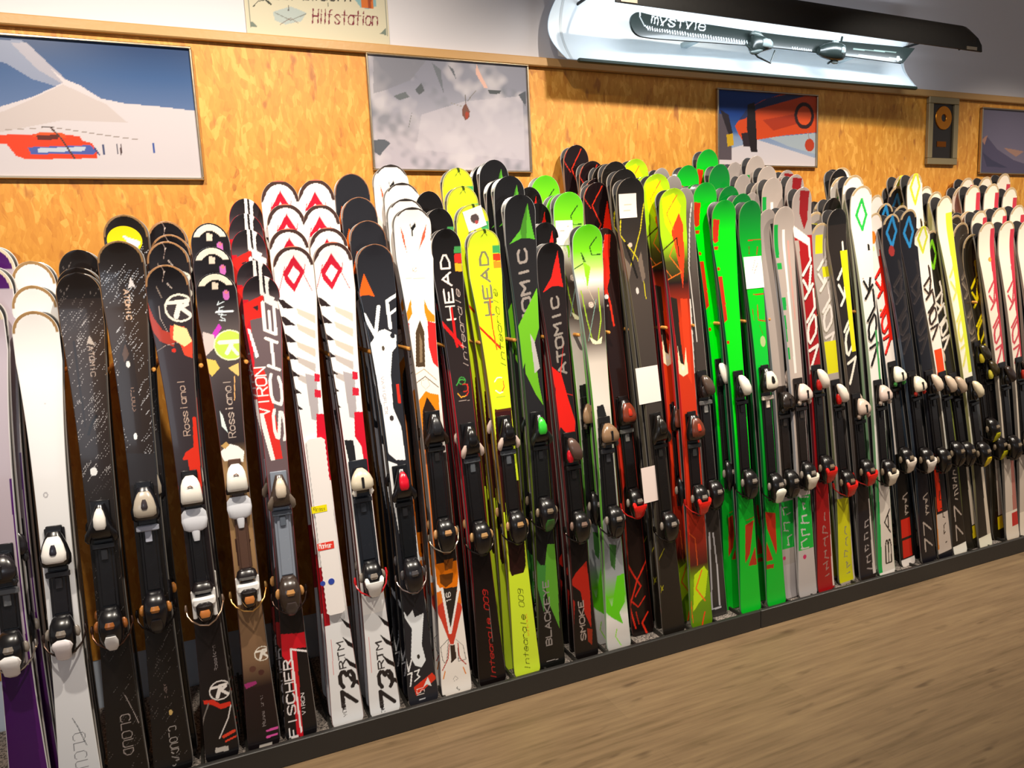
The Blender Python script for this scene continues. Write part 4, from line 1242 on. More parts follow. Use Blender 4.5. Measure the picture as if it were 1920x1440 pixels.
col(key='flame', tip=(772, 390), foot=(857, 1306), w=(.128, .086, .110), rows=[(760, 374, 1), (753, 344, 1), (732, 310, 1)], base='f6eee6', side=[(400, '8a8480'), (560, '4a5058'), (700, '8a7c74'), (1306, '9a9494')],
    label='white ski pair with orange and red flame pattern and orange-black binding', behind='white ski pair with red streaks behind the flame patterned one', group='white flame skis',
    art=[('arc', '504844', .92, 1.2, -1), ('arc', '302a28', .7, 1.2, .86), ('fn', lambda P: P.circ('f6eee6', 751, 425, 34)), ('fn', lambda P: P.circ('f6eee6', 795, 425, 34)), ('poly', 'f6eee6', [738, 430, 808, 425, 812, 520, 740, 520]), ('poly', '1c1c1c', [768, 418, 772, 426, 778, 417, 780, 424, 775, 432, 775, 450, 772, 432]),
         ('poly', 'c85a40', [751, 425, 758, 440, 765, 474, 757, 452]), ('poly', 'c85a40', [800, 420, 794, 436, 787, 468, 798, 444]), ('circ', 'b0988c', 779, 505, 8, 6.5), ('line', 'e0a898', 2, [763, 522, 798, 521]), ('line', 'b0988c', 2, [776, 508, 782, 502]),
         ('poly', 'e88818', [771, 560, 774, 588, 762, 610, 752, 600, 752, 592, 764, 585]), ('poly', 'e88818', [796, 560, 804, 580, 816, 592, 816, 604, 802, 602, 797, 585]), ('poly', 'd02828', [752, 600, 768, 606, 770, 680, 760, 700, 754, 640]), ('poly', 'd02828', [802, 602, 818, 606, 822, 690, 812, 680, 804, 650]),
         ('poly', 'fbf0e4', [776, 540, 792, 540, 804, 650, 812, 700, 800, 706, 776, 706, 768, 700, 772, 640]), ('poly', '4c3a26', [788, 600, 796, 622, 797, 688, 780, 688, 780, 622]), ('poly', '8a7458', [787, 625, 792, 640, 792, 680, 787, 680]),
         ('line', 'b8a48c', 3, [775, 705, 795, 692, 818, 712]), ('line', '6a5438', 3, [775, 722, 797, 706, 822, 726]), ('line', 'c0b09c', 1.4, [790, 714, 801, 710, 806, 722, 798, 730, 790, 722, 790, 714]),
         ('poly', 'f0880c', [784, 752, 798, 733, 806, 737, 822, 740, 828, 870, 824, 960, 786, 960, 782, 850]), ('poly', '2a1a10', [800, 744, 816, 768, 820, 960, 794, 960, 792, 770]),
         ('band', '241c18', 850, 1060), ('half', 'd86a18', -60, -34, 840, 1060), ('poly', 'f08018', [812, 916, 836, 912, 838, 940, 815, 944]), ('poly', 'e8780c', [815, 1058, 862, 1050, 858, 1100, 846, 1116, 832, 1112, 820, 1096]), ('poly', '6a3a10', [824, 1078, 850, 1074, 848, 1092, 836, 1102, 826, 1094]), ('poly', '8a4a14', [832, 1050, 850, 1046, 848, 1066, 834, 1070]),
         ('poly', 'd0402c', [816, 1140, 830, 1122, 848, 1176, 860, 1120, 868, 1140, 852, 1210, 846, 1210, 828, 1164]), ('poly', 'e87820', [817, 1112, 828, 1108, 830, 1130, 819, 1140]), ('poly', 'e87820', [856, 1106, 864, 1108, 868, 1134, 858, 1130]), ('poly', '2c2622', [830, 1104, 858, 1100, 848, 1176, 843, 1176]), ('poly', 'f4f0ec', [826, 1102, 831, 1102, 846, 1180, 859, 1100, 863, 1102, 848, 1190, 843, 1190]), ('poly', '2c2622', [833, 1106, 856, 1102, 847, 1168, 844, 1168]),
         ('lets', 'f0e8e0', '16', 1130, 1112, -10, 6, 2.2), ('line', '5c5854', 2, [828, 1216, 842, 1200, 840, 1240, 836, 1246, 832, 1240, 828, 1216]), ('line', '5c5854', 2, [856, 1200, 870, 1212, 876, 1238, 862, 1242, 860, 1210]), ('poly', '3a2c24', [846, 1212, 854, 1210, 858, 1236, 848, 1246]),
         ('line', 'b83828', 3.5, [844, 1210, 842, 1238, 832, 1260]), ('line', 'b83828', 3.5, [860, 1208, 864, 1236, 876, 1248]), ('line', 'e88830', 4, [837, 1262, 834, 1276]), ('line', 'e88830', 4, [871, 1254, 876, 1266]), ('line', '9a9490', 1.4, [852, 1278, 856, 1270, 862, 1276, 854, 1280]), ('marks', '6a6460', 1298, 1293, -8, 14, 2, 3, 2)],
    bind=dict(toe=800, heel=1000, toe_kind='nose', cover='2a1a12', acc='26262a', body='141214', plate='141214', brake='c8b8a0', hbody='141214', hacc='c09060', rest='1c1a1a', pw=.026))
col(key='headblack', tip=(835, 430), foot=(924, 1282), w=(.106, .078, .102), rows=[(822, 392, 1), (803, 360, 1)], base='201818', side=[(430, 'a89c94'), (600, '20242c'), (690, '2c2028'), (700, 'b01828'), (1040, '8a1420'), (1150, '281012'), (1282, '181214')],
    label='black ski pair with white upright letters and a red cross, beside the yellow skis', behind='black tipped ski pair behind the black red-cross one', group='black skis with red cross',
    art=[('grad', [(430, '100e0e'), (600, '221a1a'), (760, '2c2222'), (1000, '160f0f'), (1282, '120c0c')]), ('lets', 'ecdcd4', 'HEAD', 598, 478, -24, 6, 6), ('line', 'd81818', 11, [818, 592, 844, 622, 868, 650]), ('line', 'd81818', 8, [848, 578, 855, 638, 858, 650]), ('lets', 'b8a49c', 'Integrale', 694, 545, 14, 32, 2.0, .3),
         ('circ', '3c8a3c', 866, 714, 14, 10, 1.0), ('circ', 'c03020', 871, 727, 15, 11), ('circ', '201818', 864, 728, 13), ('line', '40a040', 4, [856, 722, 862, 712, 872, 712]), ('line', 'd03020', 4, [876, 720, 878, 735, 874, 742]), ('line', 'e8a030', 4, [858, 738, 864, 745, 873, 742]), ('line', 'b8a49c', 2, [860, 752, 880, 750]), ('poly', '40904c', [852, 462, 866, 462, 866, 474, 852, 474]), ('poly', 'd82820', [853, 475, 868, 475, 868, 492, 854, 492]), ('poly', 'f0a820', [854, 493, 869, 493, 869, 508, 856, 508]),
         ('lets', 'c02420', 'Integrale 009', 1280, 1110, -6, 12, 2.4, .3), ('line', '80706c', 1.6, [926, 1205, 918, 1140])],
    bind=dict(toe=822, heel=1005, toe_kind='nose', cover='d8c0b4', acc='141214', body='141214', plate='141214', hbody='141214', hacc='b08858', rest='54585e'))
col(key='headyellow', tip=(906, 431), foot=(989, 1272), w=(.122, .082, .104), rows=[(885, 384, 1), (866, 350, 1), (857, 316, 1)], base='dcee22', side=[(431, 'b0a878'), (560, '5a6c3c'), (700, '7a6424'), (900, '7c6420'), (1272, '6a7a20')],
    rear_extra={1: [tagcard(874, 390, 906, 430, 'e8e0dc', [('circ', '4a3c3c', 890, 410, 16), ('circ', 'a04040', 892, 417, 7)], 'white tag with a dark picture', 'price_tag', False, .3)]},
    label='bright yellow ski pair with dark letters and a red cross', behind='yellow-green ski pair behind the bright yellow one', group='yellow skis',
    art=[('arc', 'a0a040', .93, 1.2), ('grad', [(431, 'c8dc28'), (560, 'dcf01c'), (1272, 'cfe838')]), ('line', '5c6428', 2.2, [901, 445, 907, 436, 912, 442]), ('line', '3a4a10', 9, [905, 430, 908, 436]), ('lets', '7c7658', 'HEAD', 590, 472, -18, 12, 7.5), ('line', 'e02810', 8, [878, 592, 905, 618, 938, 652]), ('line', 'e06018', 5, [920, 560, 924, 610, 932, 655]), ('lets', '5c6210', 'Integrale', 694, 545, 16, 34, 2.8, .3),
         ('poly', '40a058', [924, 460, 942, 460, 942, 474, 925, 474]), ('poly', 'e83818', [925, 475, 943, 475, 943, 488, 926, 488]), ('poly', 'f08c20', [927, 489, 943, 489, 943, 502, 928, 502]),
         ('line', 'f6fbe8', 4, [927, 716, 932, 708, 940, 708]), ('line', 'e05028', 3, [943, 714, 945, 726, 941, 734]), ('line', 'f6fbe8', 4, [929, 732, 936, 737, 942, 735]), ('line', 'a0a838', 1.6, [927, 745, 948, 743]), ('poly', '3a1010', [927, 768, 958, 764, 964, 880, 972, 960, 936, 960]), ('poly', '54280c', [927, 768, 958, 764, 958, 769, 927, 773]),
         ('poly', '2a1410', [940, 900, 976, 900, 986, 1060, 982, 1074, 960, 1080, 956, 1070]), ('poly', 'd4e82a', [960, 900, 966, 900, 972, 960, 964, 960]), ('poly', 'd4e82a', [943, 890, 950, 890, 958, 960, 950, 985]),
         ('lets', '303810', 'Integrale 009', 1262, 1108, -10, 10, 2.4, .3), ('marks', 'e08030', 1198, 1156, 12, 20, 9, 3, 1.6)],
    bind=dict(toe=808, heel=985, toe_kind='nose', cover='e0c8bc', acc='141214', body='141214', plate='181414', hbody='141214', hacc='b08858', rest='54585e'))
col(key='eyegreen', tip=(975, 366), foot=(1035, 1245), w=(.120, .080, .104), rows=[(955, 331, 2), (926, 301, 2)], base='1c1c1e', side=[(370, 'a0a0a0'), (500, '303438'), (640, '204038'), (900, '50601c'), (1246, '1c2018')],
    label='black ski pair with green triangle mark and big slanting grey letters', behind='black tipped ski pair behind the green triangle one', group='black skis with green triangle',
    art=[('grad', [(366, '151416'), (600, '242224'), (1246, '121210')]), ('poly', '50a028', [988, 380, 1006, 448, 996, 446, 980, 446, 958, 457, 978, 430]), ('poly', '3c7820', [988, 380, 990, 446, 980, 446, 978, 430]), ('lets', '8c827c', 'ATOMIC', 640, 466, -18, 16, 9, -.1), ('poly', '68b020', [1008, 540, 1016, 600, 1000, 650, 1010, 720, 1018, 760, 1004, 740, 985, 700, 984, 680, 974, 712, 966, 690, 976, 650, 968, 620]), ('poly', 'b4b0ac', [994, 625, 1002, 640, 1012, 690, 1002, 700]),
         ('poly', '58982c', [1026, 1020, 1042, 1020, 1048, 1110, 1052, 1180, 1030, 1130, 1020, 1085]), ('poly', '3c7c34', [1000, 1040, 1014, 1060, 1024, 1060, 1022, 1150, 1006, 1090]), ('lets', '8c8480', 'BLACKEYE', 1212, 1090, -20, 2, 4.4), ('line', 'b0a8a4', 2, [1028, 1243, 1050, 1238])],
    bind=dict(toe=800, heel=960, toe_kind='nose', cover='202620', acc='38c838', body='141414', plate='121212', hbody='141214', hacc='80705c', brake='3a3030', rest='161618', lever='34682c'))
col(key='smokered', tip=(1032, 456), foot=(1100, 1231), w=(.112, .078, .098), rows=[(1022, 418, 1), (1008, 382, 1), (992, 352, 1)], base='1a1414', side=[(456, 'a09490'), (560, '2c2426'), (700, '6a2428'), (1231, '201a18')],
    label='black ski pair with red triangle mark and red cross, second black one from the yellow', behind='black tipped ski pair with red point behind the red triangle one', group='black skis with red triangle',
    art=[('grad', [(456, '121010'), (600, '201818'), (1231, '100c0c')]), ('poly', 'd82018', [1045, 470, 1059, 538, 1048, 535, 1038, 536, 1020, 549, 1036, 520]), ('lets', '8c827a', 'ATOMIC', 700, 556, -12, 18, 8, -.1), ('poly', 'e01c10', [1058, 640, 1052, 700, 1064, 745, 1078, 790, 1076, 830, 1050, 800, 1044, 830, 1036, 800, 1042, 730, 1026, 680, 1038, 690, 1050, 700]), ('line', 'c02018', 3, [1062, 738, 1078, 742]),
         ('poly', 'a82014', [1100, 1052, 1108, 1110, 1112, 1180, 1098, 1150, 1090, 1110, 1070, 1095, 1080, 1075]), ('poly', '9a1c14', [1072, 1120, 1080, 1130, 1078, 1210, 1068, 1170]), ('lets', '9c8c84', 'SMOKE', 1202, 1128, -20, 0, 4.2), ('poly', '8a2814', [1104, 1180, 1114, 1182, 1114, 1212, 1106, 1205])],
    bind=dict(toe=838, heel=985, toe_kind='tilt', cover='5a443c', acc='d81828', body='181414', plate='121010', hbody='141212', hacc='80685c', rest='1c1818'))
hexes = [('line', '243410', 4, [1092, 445, 1080, 470, 1092, 500, 1118, 488]), ('line', '243410', 3, [1118, 430, 1098, 470])]
col(key='greenhex', tip=(1102, 422), foot=(1160, 1216), w=(.126, .082, .106), rows=[(1066, 361, 2), (1022, 330, 1)], base='e0dcd4', side=[(422, '8a9888'), (560, '8c949c'), (700, '4c8a2c'), (1000, '5a9a34'), (1216, '8a988c')],
    label='ski pair with green hexagon tip fading to a white body, green side edges', behind='green tipped ski pair with dark hexagon lines', group='green and white skis',
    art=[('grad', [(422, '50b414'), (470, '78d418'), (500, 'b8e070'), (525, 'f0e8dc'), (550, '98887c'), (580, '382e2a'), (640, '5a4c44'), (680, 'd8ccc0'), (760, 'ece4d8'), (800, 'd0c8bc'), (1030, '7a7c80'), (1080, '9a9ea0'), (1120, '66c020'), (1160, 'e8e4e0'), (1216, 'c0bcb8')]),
         ('line', '1c3c10', 4, [1118, 445, 1107, 462, 1112, 478, 1128, 476]), ('line', '1c3c10', 4, [1078, 505, 1098, 492, 1092, 474, 1100, 490]), ('poly', '90dc20', [1096, 490, 1110, 500, 1104, 540]), ('line', '90b030', 5, [1092, 545, 1102, 600, 1112, 640]), ('line', 'a8c834', 5, [1124, 540, 1128, 600, 1122, 640]), ('circ', 'd8c4b4', 1110, 571, 11), ('circ', '98887c', 1110, 571, 7, 5), ('poly', 'f0ecc0', [1106, 632, 1120, 640, 1130, 630, 1128, 645, 1112, 645]),
         ('line', '7c9c90', 3, [1120, 560, 1104, 640]), ('line', 'c8b89c', 2, [1096, 520, 1118, 570]), ('poly', '202020', [1118, 762, 1130, 758, 1142, 800, 1140, 960, 1128, 980]), ('poly', '60c818', [1132, 1100, 1150, 1140, 1158, 1080, 1172, 1076, 1174, 1130, 1164, 1150, 1172, 1172, 1150, 1160, 1138, 1150]), ('poly', '34602c', [1142, 1020, 1156, 1022, 1154, 1070, 1146, 1060]), ('line', '90d838', 4, [1160, 1182, 1158, 1196, 1168, 1212])],
    bind=dict(toe=808, heel=975, toe_kind='cap', cover='8a6c50', acc='4a4038', body='161414', plate='161414', hbody='141212', rest='38383c', lever='1a1818'),
    rear_extra={1: [tagcard(1047, 412, 1075, 460, 'e8ded4', [('line', '9a8c80', 2, [1052, 425, 1068, 424]), ('line', '9a8c80', 2, [1052, 432, 1066, 431])], 'white price tag')]})
k2red = [('grad', [(343, '1a1012'), (560, '241414'), (1200, '160e0e')]), ('poly', 'e82410', [1140, 375, 1150, 420, 1152, 470, 1144, 520, 1136, 500, 1132, 440]), ('line', 'e03018', 4, [1127, 350, 1112, 385, 1130, 420, 1120, 440]), ('line', 'd03020', 3, [1102, 345, 1095, 370, 1110, 390])]
col(key='brownball', y0=.06, tip=(1132, 429), foot=(1205, 1202), w=(.116, .080, .100), rows=[], base='20100e', side=[(429, '6a4438'), (600, '401c1a'), (900, 'b02818'), (1202, '281412')],
    label='shorter dark ski pair with red crossing lines at its tail, red-black binding knobs', behind='', group='dark skis with red lines',
    art=[('grad', [(429, '30201c'), (520, '281614'), (1202, '180e0c')]), ('line', 'e83018', 8, [1138, 455, 1130, 490, 1136, 530, 1146, 570, 1152, 610]), ('line', 'd8a890', 3, [1134, 440, 1128, 500]), ('poly', 'e82814', [1132, 440, 1144, 440, 1146, 520, 1136, 560]), ('circ', 'f4f0ec', 1139, 556, 9), ('circ', 'b4a8a0', 1141, 573, 4), ('poly', 'c82814', [1154, 820, 1164, 820, 1172, 900, 1166, 930]),
         ('line', 'd82818', 7, [1170, 1045, 1190, 1080, 1204, 1100, 1194, 1120]), ('line', 'e02c18', 7, [1214, 1050, 1196, 1090, 1184, 1140, 1196, 1180]), ('line', 'd82818', 6, [1176, 1120, 1200, 1140, 1212, 1120]), ('line', 'e83018', 8, [1218, 1150, 1208, 1170, 1220, 1198]), ('line', 'c02818', 5, [1196, 1150, 1202, 1172])],
    bind=dict(toe=772, heel=942, toe_kind='shield', cover='7a3420', acc='c83018', body='1a1212', plate='141010', hbody='141010', rest='74726e', lever='e82018', lever_kind='fork', brake='c81810', brake_plastic=1))
col(key='redtall', tip=(1119, 343), foot=(1196, 1190), y0=.135, w=(.118, .082, .104), rows=[(1119, 335, 1), (1110, 303, 1), (1080, 273, 1)], base='1a1012', side=[(343, '8a6c58'), (600, '3c1a18'), (1190, '8a1c14')],
    label='tall black ski pair with red angular lines and a bright red panel near the tip', behind='tall black ski pair behind the red panelled one', group='black skis with red panel',
    art=k2red)
col(key='yellowx', tip=(1182, 334), foot=(1263, 1181), w=(.122, .082, .104), rows=[(1170, 318, 1), (1153, 304, 2)], base='2a2420', side=[(334, '7a6c60'), (520, '54503c'), (700, '5a5448'), (1181, '242018')],
    label='dark ski pair with yellow crossing lines and a paper tag near the tip', behind='dark tipped ski pair behind the yellow crossed one', group='dark skis with yellow lines',
    art=[('grad', [(334, '14110f'), (420, '2c2622'), (560, '4a403a'), (1181, '1c1814')]), ('line', 'c8b818', 4, [1167, 412, 1166, 440, 1180, 460, 1196, 482, 1206, 510, 1212, 560]), ('line', 'c8b818', 4, [1210, 380, 1204, 430, 1190, 480, 1178, 520, 1176, 560, 1182, 600]), ('line', '1c1814', 9, [1176, 455, 1196, 520]), ('poly', '746458', [1172, 480, 1186, 500, 1178, 540, 1170, 520]), ('poly', '746458', [1204, 470, 1212, 520, 1206, 530, 1198, 490]),
         ('circ', 'c8b4a4', 1184, 459, 9), ('circ', 'd8ccc4', 1196, 545, 7, 0, 1.8), ('circ', 'a8a09c', 1158, 437, 5), ('line', 'b0a418', 4, [1196, 700, 1206, 790, 1212, 860]), ('line', '9c9418', 4, [1218, 1040, 1232, 1062, 1246, 1030]), ('line', '9c9418', 4, [1222, 1120, 1234, 1090, 1246, 1108]), ('line', '9c9418', 4, [1246, 1100, 1232, 1140, 1240, 1160]), ('line', '8a8018', 3, [1236, 1062, 1224, 1080, 1232, 1094])],
    bind=dict(toe=800, heel=985, toe_kind='nose', cover='201c18', acc='201c18', body='181412', plate='181412', hbody='141010', rest='242220'),
    extra=[tagcard(1165, 362, 1193, 409, 'f0e0d4', [('line', 'c8a890', 3, [1172, 384, 1186, 382]), ('line', 'c8a890', 3, [1172, 394, 1184, 393])], 'white price tag'),
           tagcard(1197, 684, 1231, 759, 'fff4ec', [], 'blank white paper card', 'paper_card'), tagcard(1207, 868, 1243, 944, 'f4e0d8', [], 'blank white paper card', 'paper_card')])
k2y = [('grad', [(355, '90b818'), (370, 'b8e010'), (450, 'a8d818'), (490, '50501a'), (530, '241410'), (600, 'd03810'), (900, 'd83414'), (1060, '50201a'), (1090, '78a010'), (1176, '5a8010')]),
       ('poly', 'd8f008', [1240, 372, 1262, 362, 1278, 385, 1276, 430, 1262, 440, 1250, 420]), ('poly', 'f04018', [1275, 398, 1284, 420, 1286, 480, 1282, 540, 1276, 500, 1262, 434]), ('line', 'e87820', 3, [1268, 366, 1252, 400, 1266, 430]), ('line', 'e87020', 4, [1270, 450, 1258, 480, 1280, 510, 1244, 530]), ('line', 'e87020', 3, [1246, 500, 1262, 520]), ('line', '38280c', 5, [1245, 470, 1272, 445, 1276, 480]), ('poly', '282018', [1256, 556, 1270, 560, 1276, 640, 1282, 690, 1276, 700, 1268, 650, 1262, 600]),
       ('poly', 'f08018', [1246, 560, 1260, 600, 1264, 700, 1256, 640]), ('poly', 'e84018', [1276, 560, 1290, 560, 1296, 720, 1286, 700]), ('poly', 'f4e8c0', [1270, 648, 1275, 680, 1282, 685, 1285, 650, 1289, 700, 1280, 706, 1272, 700]), ('circ', 'f4ecdc', 1280, 690, 7, 0, 1.3),
       ('line', 'c85020', 4, [1292, 1000, 1304, 1010, 1310, 1060]), ('poly', 'c0e018', [1304, 1080, 1322, 1062, 1330, 1072, 1326, 1120, 1316, 1130, 1304, 1150]), ('line', 'f07020', 6, [1318, 1070, 1308, 1105, 1326, 1128]), ('line', 'e83c18', 6, [1326, 1150, 1320, 1176]), ('line', 'e86020', 3, [1300, 1130, 1304, 1170])]
col(key='limeorange', tip=(1263, 354), foot=(1315, 1176), w=(.126, .082, .106), rows=[(1232, 327, 2), (1192, 299, 1)], base='c83414', side=[(354, '98a040'), (430, '304020'), (500, '201414'), (560, 'a02030'), (900, 'd02c18'), (1010, 'c02818'), (1060, '48701c'), (1176, '48701c')],
    label='ski pair with lime tip, orange-red body and lime tail, red binding', behind='lime tipped ski pair behind the orange-red one', group='lime and orange skis',
    art=k2y, bind=dict(toe=800, heel=935, toe_kind='shield', cover='6a3424', acc='e04020', body='1a1414', plate='181212', hbody='161212', rest='3c3c3c', lever='e82418', lever_kind='fork', brake='b01810', brake_plastic=1))
col(key='greyoutline', y0=.045, tip=(1284, 353), foot=(1346, 1148), w=(.092, .074, .090), rows=[(1262, 330, 1), (1240, 316, 2)], base='3a302c', side=[(353, 'a09890'), (600, 'c0b4ac'), (1148, '8a8684')],
    label='narrow dark grey ski pair with a thin white outline, between orange and green skis', behind='grey tipped ski pair behind the narrow white outlined one', group='grey skis with white outline',
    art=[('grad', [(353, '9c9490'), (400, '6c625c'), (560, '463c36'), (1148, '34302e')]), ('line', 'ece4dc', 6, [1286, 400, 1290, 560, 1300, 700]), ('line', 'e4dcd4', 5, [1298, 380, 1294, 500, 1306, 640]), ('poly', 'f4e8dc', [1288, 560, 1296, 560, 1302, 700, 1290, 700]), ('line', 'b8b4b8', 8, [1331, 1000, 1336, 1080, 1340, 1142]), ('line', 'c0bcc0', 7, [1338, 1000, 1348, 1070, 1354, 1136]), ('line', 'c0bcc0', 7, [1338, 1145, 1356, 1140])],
    bind=dict(toe=720, heel=925, toe_kind='tilt', cover='5a4a40', acc='2c2422', body='1c1614', plate='181414', hbody='161212', rest='9a9894'))
def neon(x, dy=0, mir=1):
    r = 'c82c10'
    if mir == 1:
        return [('grad', [(376, '0c9028'), (430, '00e010'), (800, '00ec10'), (900, '10a028'), (1147, '10c028')]), ('poly', r, [1339, 410, 1351, 412, 1350, 452, 1344, 456, 1340, 450]), ('poly', r, [1342, 462, 1350, 461, 1350, 468, 1343, 468]), ('circ', r, 1350, 504, 7), ('poly', r, [1347, 518, 1356, 518, 1362, 570, 1356, 582, 1350, 556]), ('poly', r, [1354, 570, 1362, 574, 1364, 600, 1358, 606]), ('circ', r, 1365, 642, 7),
                ('poly', 'a83018', [1398, 985, 1414, 975, 1408, 1040, 1400, 1058]), ('poly', 'a83018', [1418, 1025, 1422, 1060, 1406, 1062]), ('line', 'a83018', 3, [1400, 976, 1418, 968]), ('line', 'a83018', 3, [1400, 984, 1418, 976]), ('poly', 'a83018', [1374, 1030, 1388, 1040, 1388, 1060, 1376, 1056])]
    return [('grad', [(378, '08702c'), (450, '009c24'), (540, '00d018'), (700, '10c838'), (900, '109c28'), (1137, '10b82c')]), ('line', 'c03014', 4, [1406, 450, 1430, 448]), ('line', '6c4c14', 4, [1408, 462, 1408, 476]), ('line', 'a03c14', 5, [1424, 462, 1422, 476]), ('line', 'c03014', 5, [1414, 552, 1436, 551]), ('line', 'c03014', 5, [1421, 572, 1422, 600, 1436, 602, 1437, 575]), ('line', '904018', 3, [1412, 580, 1414, 600]), ('circ', 'b8c888', 1430, 640, 14, 0, 1.6), ('circ', 'c03020', 1440, 650, 4), ('line', '508c1c', 4, [1424, 610, 1430, 626]),
            ('poly', 'b02c14', [1434, 960, 1454, 962, 1459, 1030, 1458, 1040, 1440, 992]), ('poly', 'b02c14', [1440, 1018, 1452, 1050, 1434, 1056]), ('poly', 'a03014', [1436, 1062, 1454, 1058, 1454, 1066, 1436, 1070])]
col(key='neonleft', tip=(1359, 376), foot=(1407, 1148), w=(.118, .082, .108), rows=[(1323, 343, 2), (1290, 311, 1), (1328, 281, 1)], base='00e010', side=[(376, '6a8048'), (460, '146038'), (900, '0c5028'), (1148, '0c6828')],
    label='neon green ski pair with red blocks along its left edge and white toe binding', behind='green ski pair in the stack left of the tagged neon one', group='neon green skis, left stack',
    art=neon(0), bind=dict(toe=720, heel=905, toe_kind='tilt', cover='fff8e8', acc='101010', body='141212', plate='161212', hbody='141212', rest='141212', lever='1c1818'))
col(key='neonright', tip=(1408, 377), foot=(1455, 1135), w=(.112, .078, .102), rows=[(1392, 364, 1), (1368, 350, 1), (1350, 309, 1)], base='00c020', side=[(377, '708058'), (460, '28482c'), (900, '0c5828'), (1135, '0c6828')],
    label='neon green ski pair carrying a white price tag and white heel tab', behind='green ski pair in the stack with the white tag', group='neon green skis, right stack',
    art=neon(0, 0, 2), bind=dict(toe=712, heel=912, toe_kind='shield', cover='f0e4d0', acc='1c1814', body='161412', plate='161212', hbody='141212', rest='f0dccc', lever='f8f4e0', lever_kind='tab'),
    extra=[tagcard(1401, 479, 1430, 542, 'fffaf0', [('line', 'b88070', 2, [1418, 488, 1412, 508]), ('line', 'b88070', 2, [1424, 490, 1416, 512])], 'white price tag with pencil strokes')])
col(key='greybeige', y0=.03, tip=(1440, 393), foot=(1482, 1123), w=(.094, .074, .090), rows=[(1410, 362, 2), (1394, 328, 1), (1378, 305, 1)], base='a89c94', side=[(393, 'a89484'), (560, '7c8088'), (1117, '8c8888')],
    label='plain grey ski pair squeezed in just right of the neon green skis', behind='grey tipped ski pair in the stack right of the neon green', group='plain grey skis',
    art=[('grad', [(393, '9c908a'), (600, 'aa9c94'), (800, 'b8a89e'), (1117, 'a49c98')]), ('below', 'b0a8a8', 1060), ('half', '18a838', -60, 60, 940, 1030), ('marks', 'b8b0ac', 930, 1030, -30, 20, 7, 4, 5), ('circ', 'c03060', 1474, 1048, 8)],
    bind=dict(toe=748, heel=905, toe_kind='cap', cover='2c2420', acc='241c18', body='1c1614', plate='201814', hbody='141212', rest='3c3430', lever='2a2220'))
col(key='beigegreen', tip=(1472, 388), foot=(1514, 1113), w=(.110, .078, .102), rows=[(1450, 334, 2), (1440, 312, 1), (1418, 293, 1)], base='b4a69e', side=[(388, 'a89484'), (560, '7c8088'), (1113, '8c8888')],
    label='beige grey ski pair with green blocks down its left edge', behind='grey and red tipped ski pair behind the beige green-block one', group='beige skis with green blocks',
    art=[('grad', [(388, 'a89a92'), (600, 'b8a89e'), (800, 'ccbaae'), (1113, 'b4acaa')]), ('half', '109838', -60, -34, 420, 482), ('half', '18a040', -60, -26, 492, 504), ('half', '18a040', -50, -22, 556, 580), ('half', '109838', -50, -30, 590, 640), ('half', '18a040', -50, -26, 650, 672), ('half', 'f0e6de', -10, 2, 430, 700), ('half', 'c8988c', 14, 24, 450, 600),  # pale strip near the middle is a highlight painted into the topsheet
         ('half', '18a838', -60, 60, 930, 1032), ('marks', 'c4bcb8', 925, 1035, -30, 24, 9, 8, 6), ('circ', 'c03060', 1512, 1045, 10)],
    bind=dict(toe=733, heel=890, toe_kind='cap', cover='e4ccc0', acc='c8b4a4', body='1c1614', plate='201814', hbody='141212', rest='3c3430', lever='f0e4d0', lever_kind='fork'))
def race(key, tip, foot, rows, base, c1, c2, dia, label, behind, group, tail, bind, w=(.112, .076, .098), side=None, span=(690, 455), extra_art=()):
    col(key=key, y0=DEEP.get(key, 0.0), tip=tip, foot=foot, w=w, rows=rows, base=base, side=side or [(tip[1], '8a8078'), (foot[1], '5c605c')], label=label, behind=behind, group=group,
        art=voe(base, c1, c2, dia, key=span) + list(extra_art) + tail, bind=bind)
wb = lambda t, h, cov='ecd8c8', acc='c82018', **k: dict(dict(toe=t, heel=h, toe_kind='tilt', cover=cov, acc=acc, body='181412', plate='161212', hbody='141010', rest='181414', hacc='80705c'), **k)
race('redtip', (1506, 352), (1548, 1106), [(1492, 328, 2), (1476, 320, 1)], 'a01418', 'ecdcd4', '68100f', None,
     'tall dark red ski pair with pale slanting letters, right of the beige ones', 'grey ski pair with dark red wedge in the tip', 'dark red and grey skis',
     [('band', '981818', 940, 1106), ('marks', '9c7870', 1090, 970, -12, 22, 10, 5, 5), ('half', 'd8c4bc', 36, 60, 930, 1106)], wb(708, 878, 'f0e0d0', 'c82018', lever='d82018', lever_kind='fork'),
     extra_art=[('above', '9c8e88', 440), ('poly', '881418', [1498, 358, 1516, 358, 1518, 410, 1512, 430, 1502, 400]), ('poly', 'f0e0d8', [1490, 420, 1522, 446, 1522, 462, 1488, 440]), ('half', 'a8988e', -60, -28, 450, 700)], side=[(352, 'a09088'), (600, '501820'), (1106, '3c1418')], span=(665, 455), w=(.104, .076, .098))
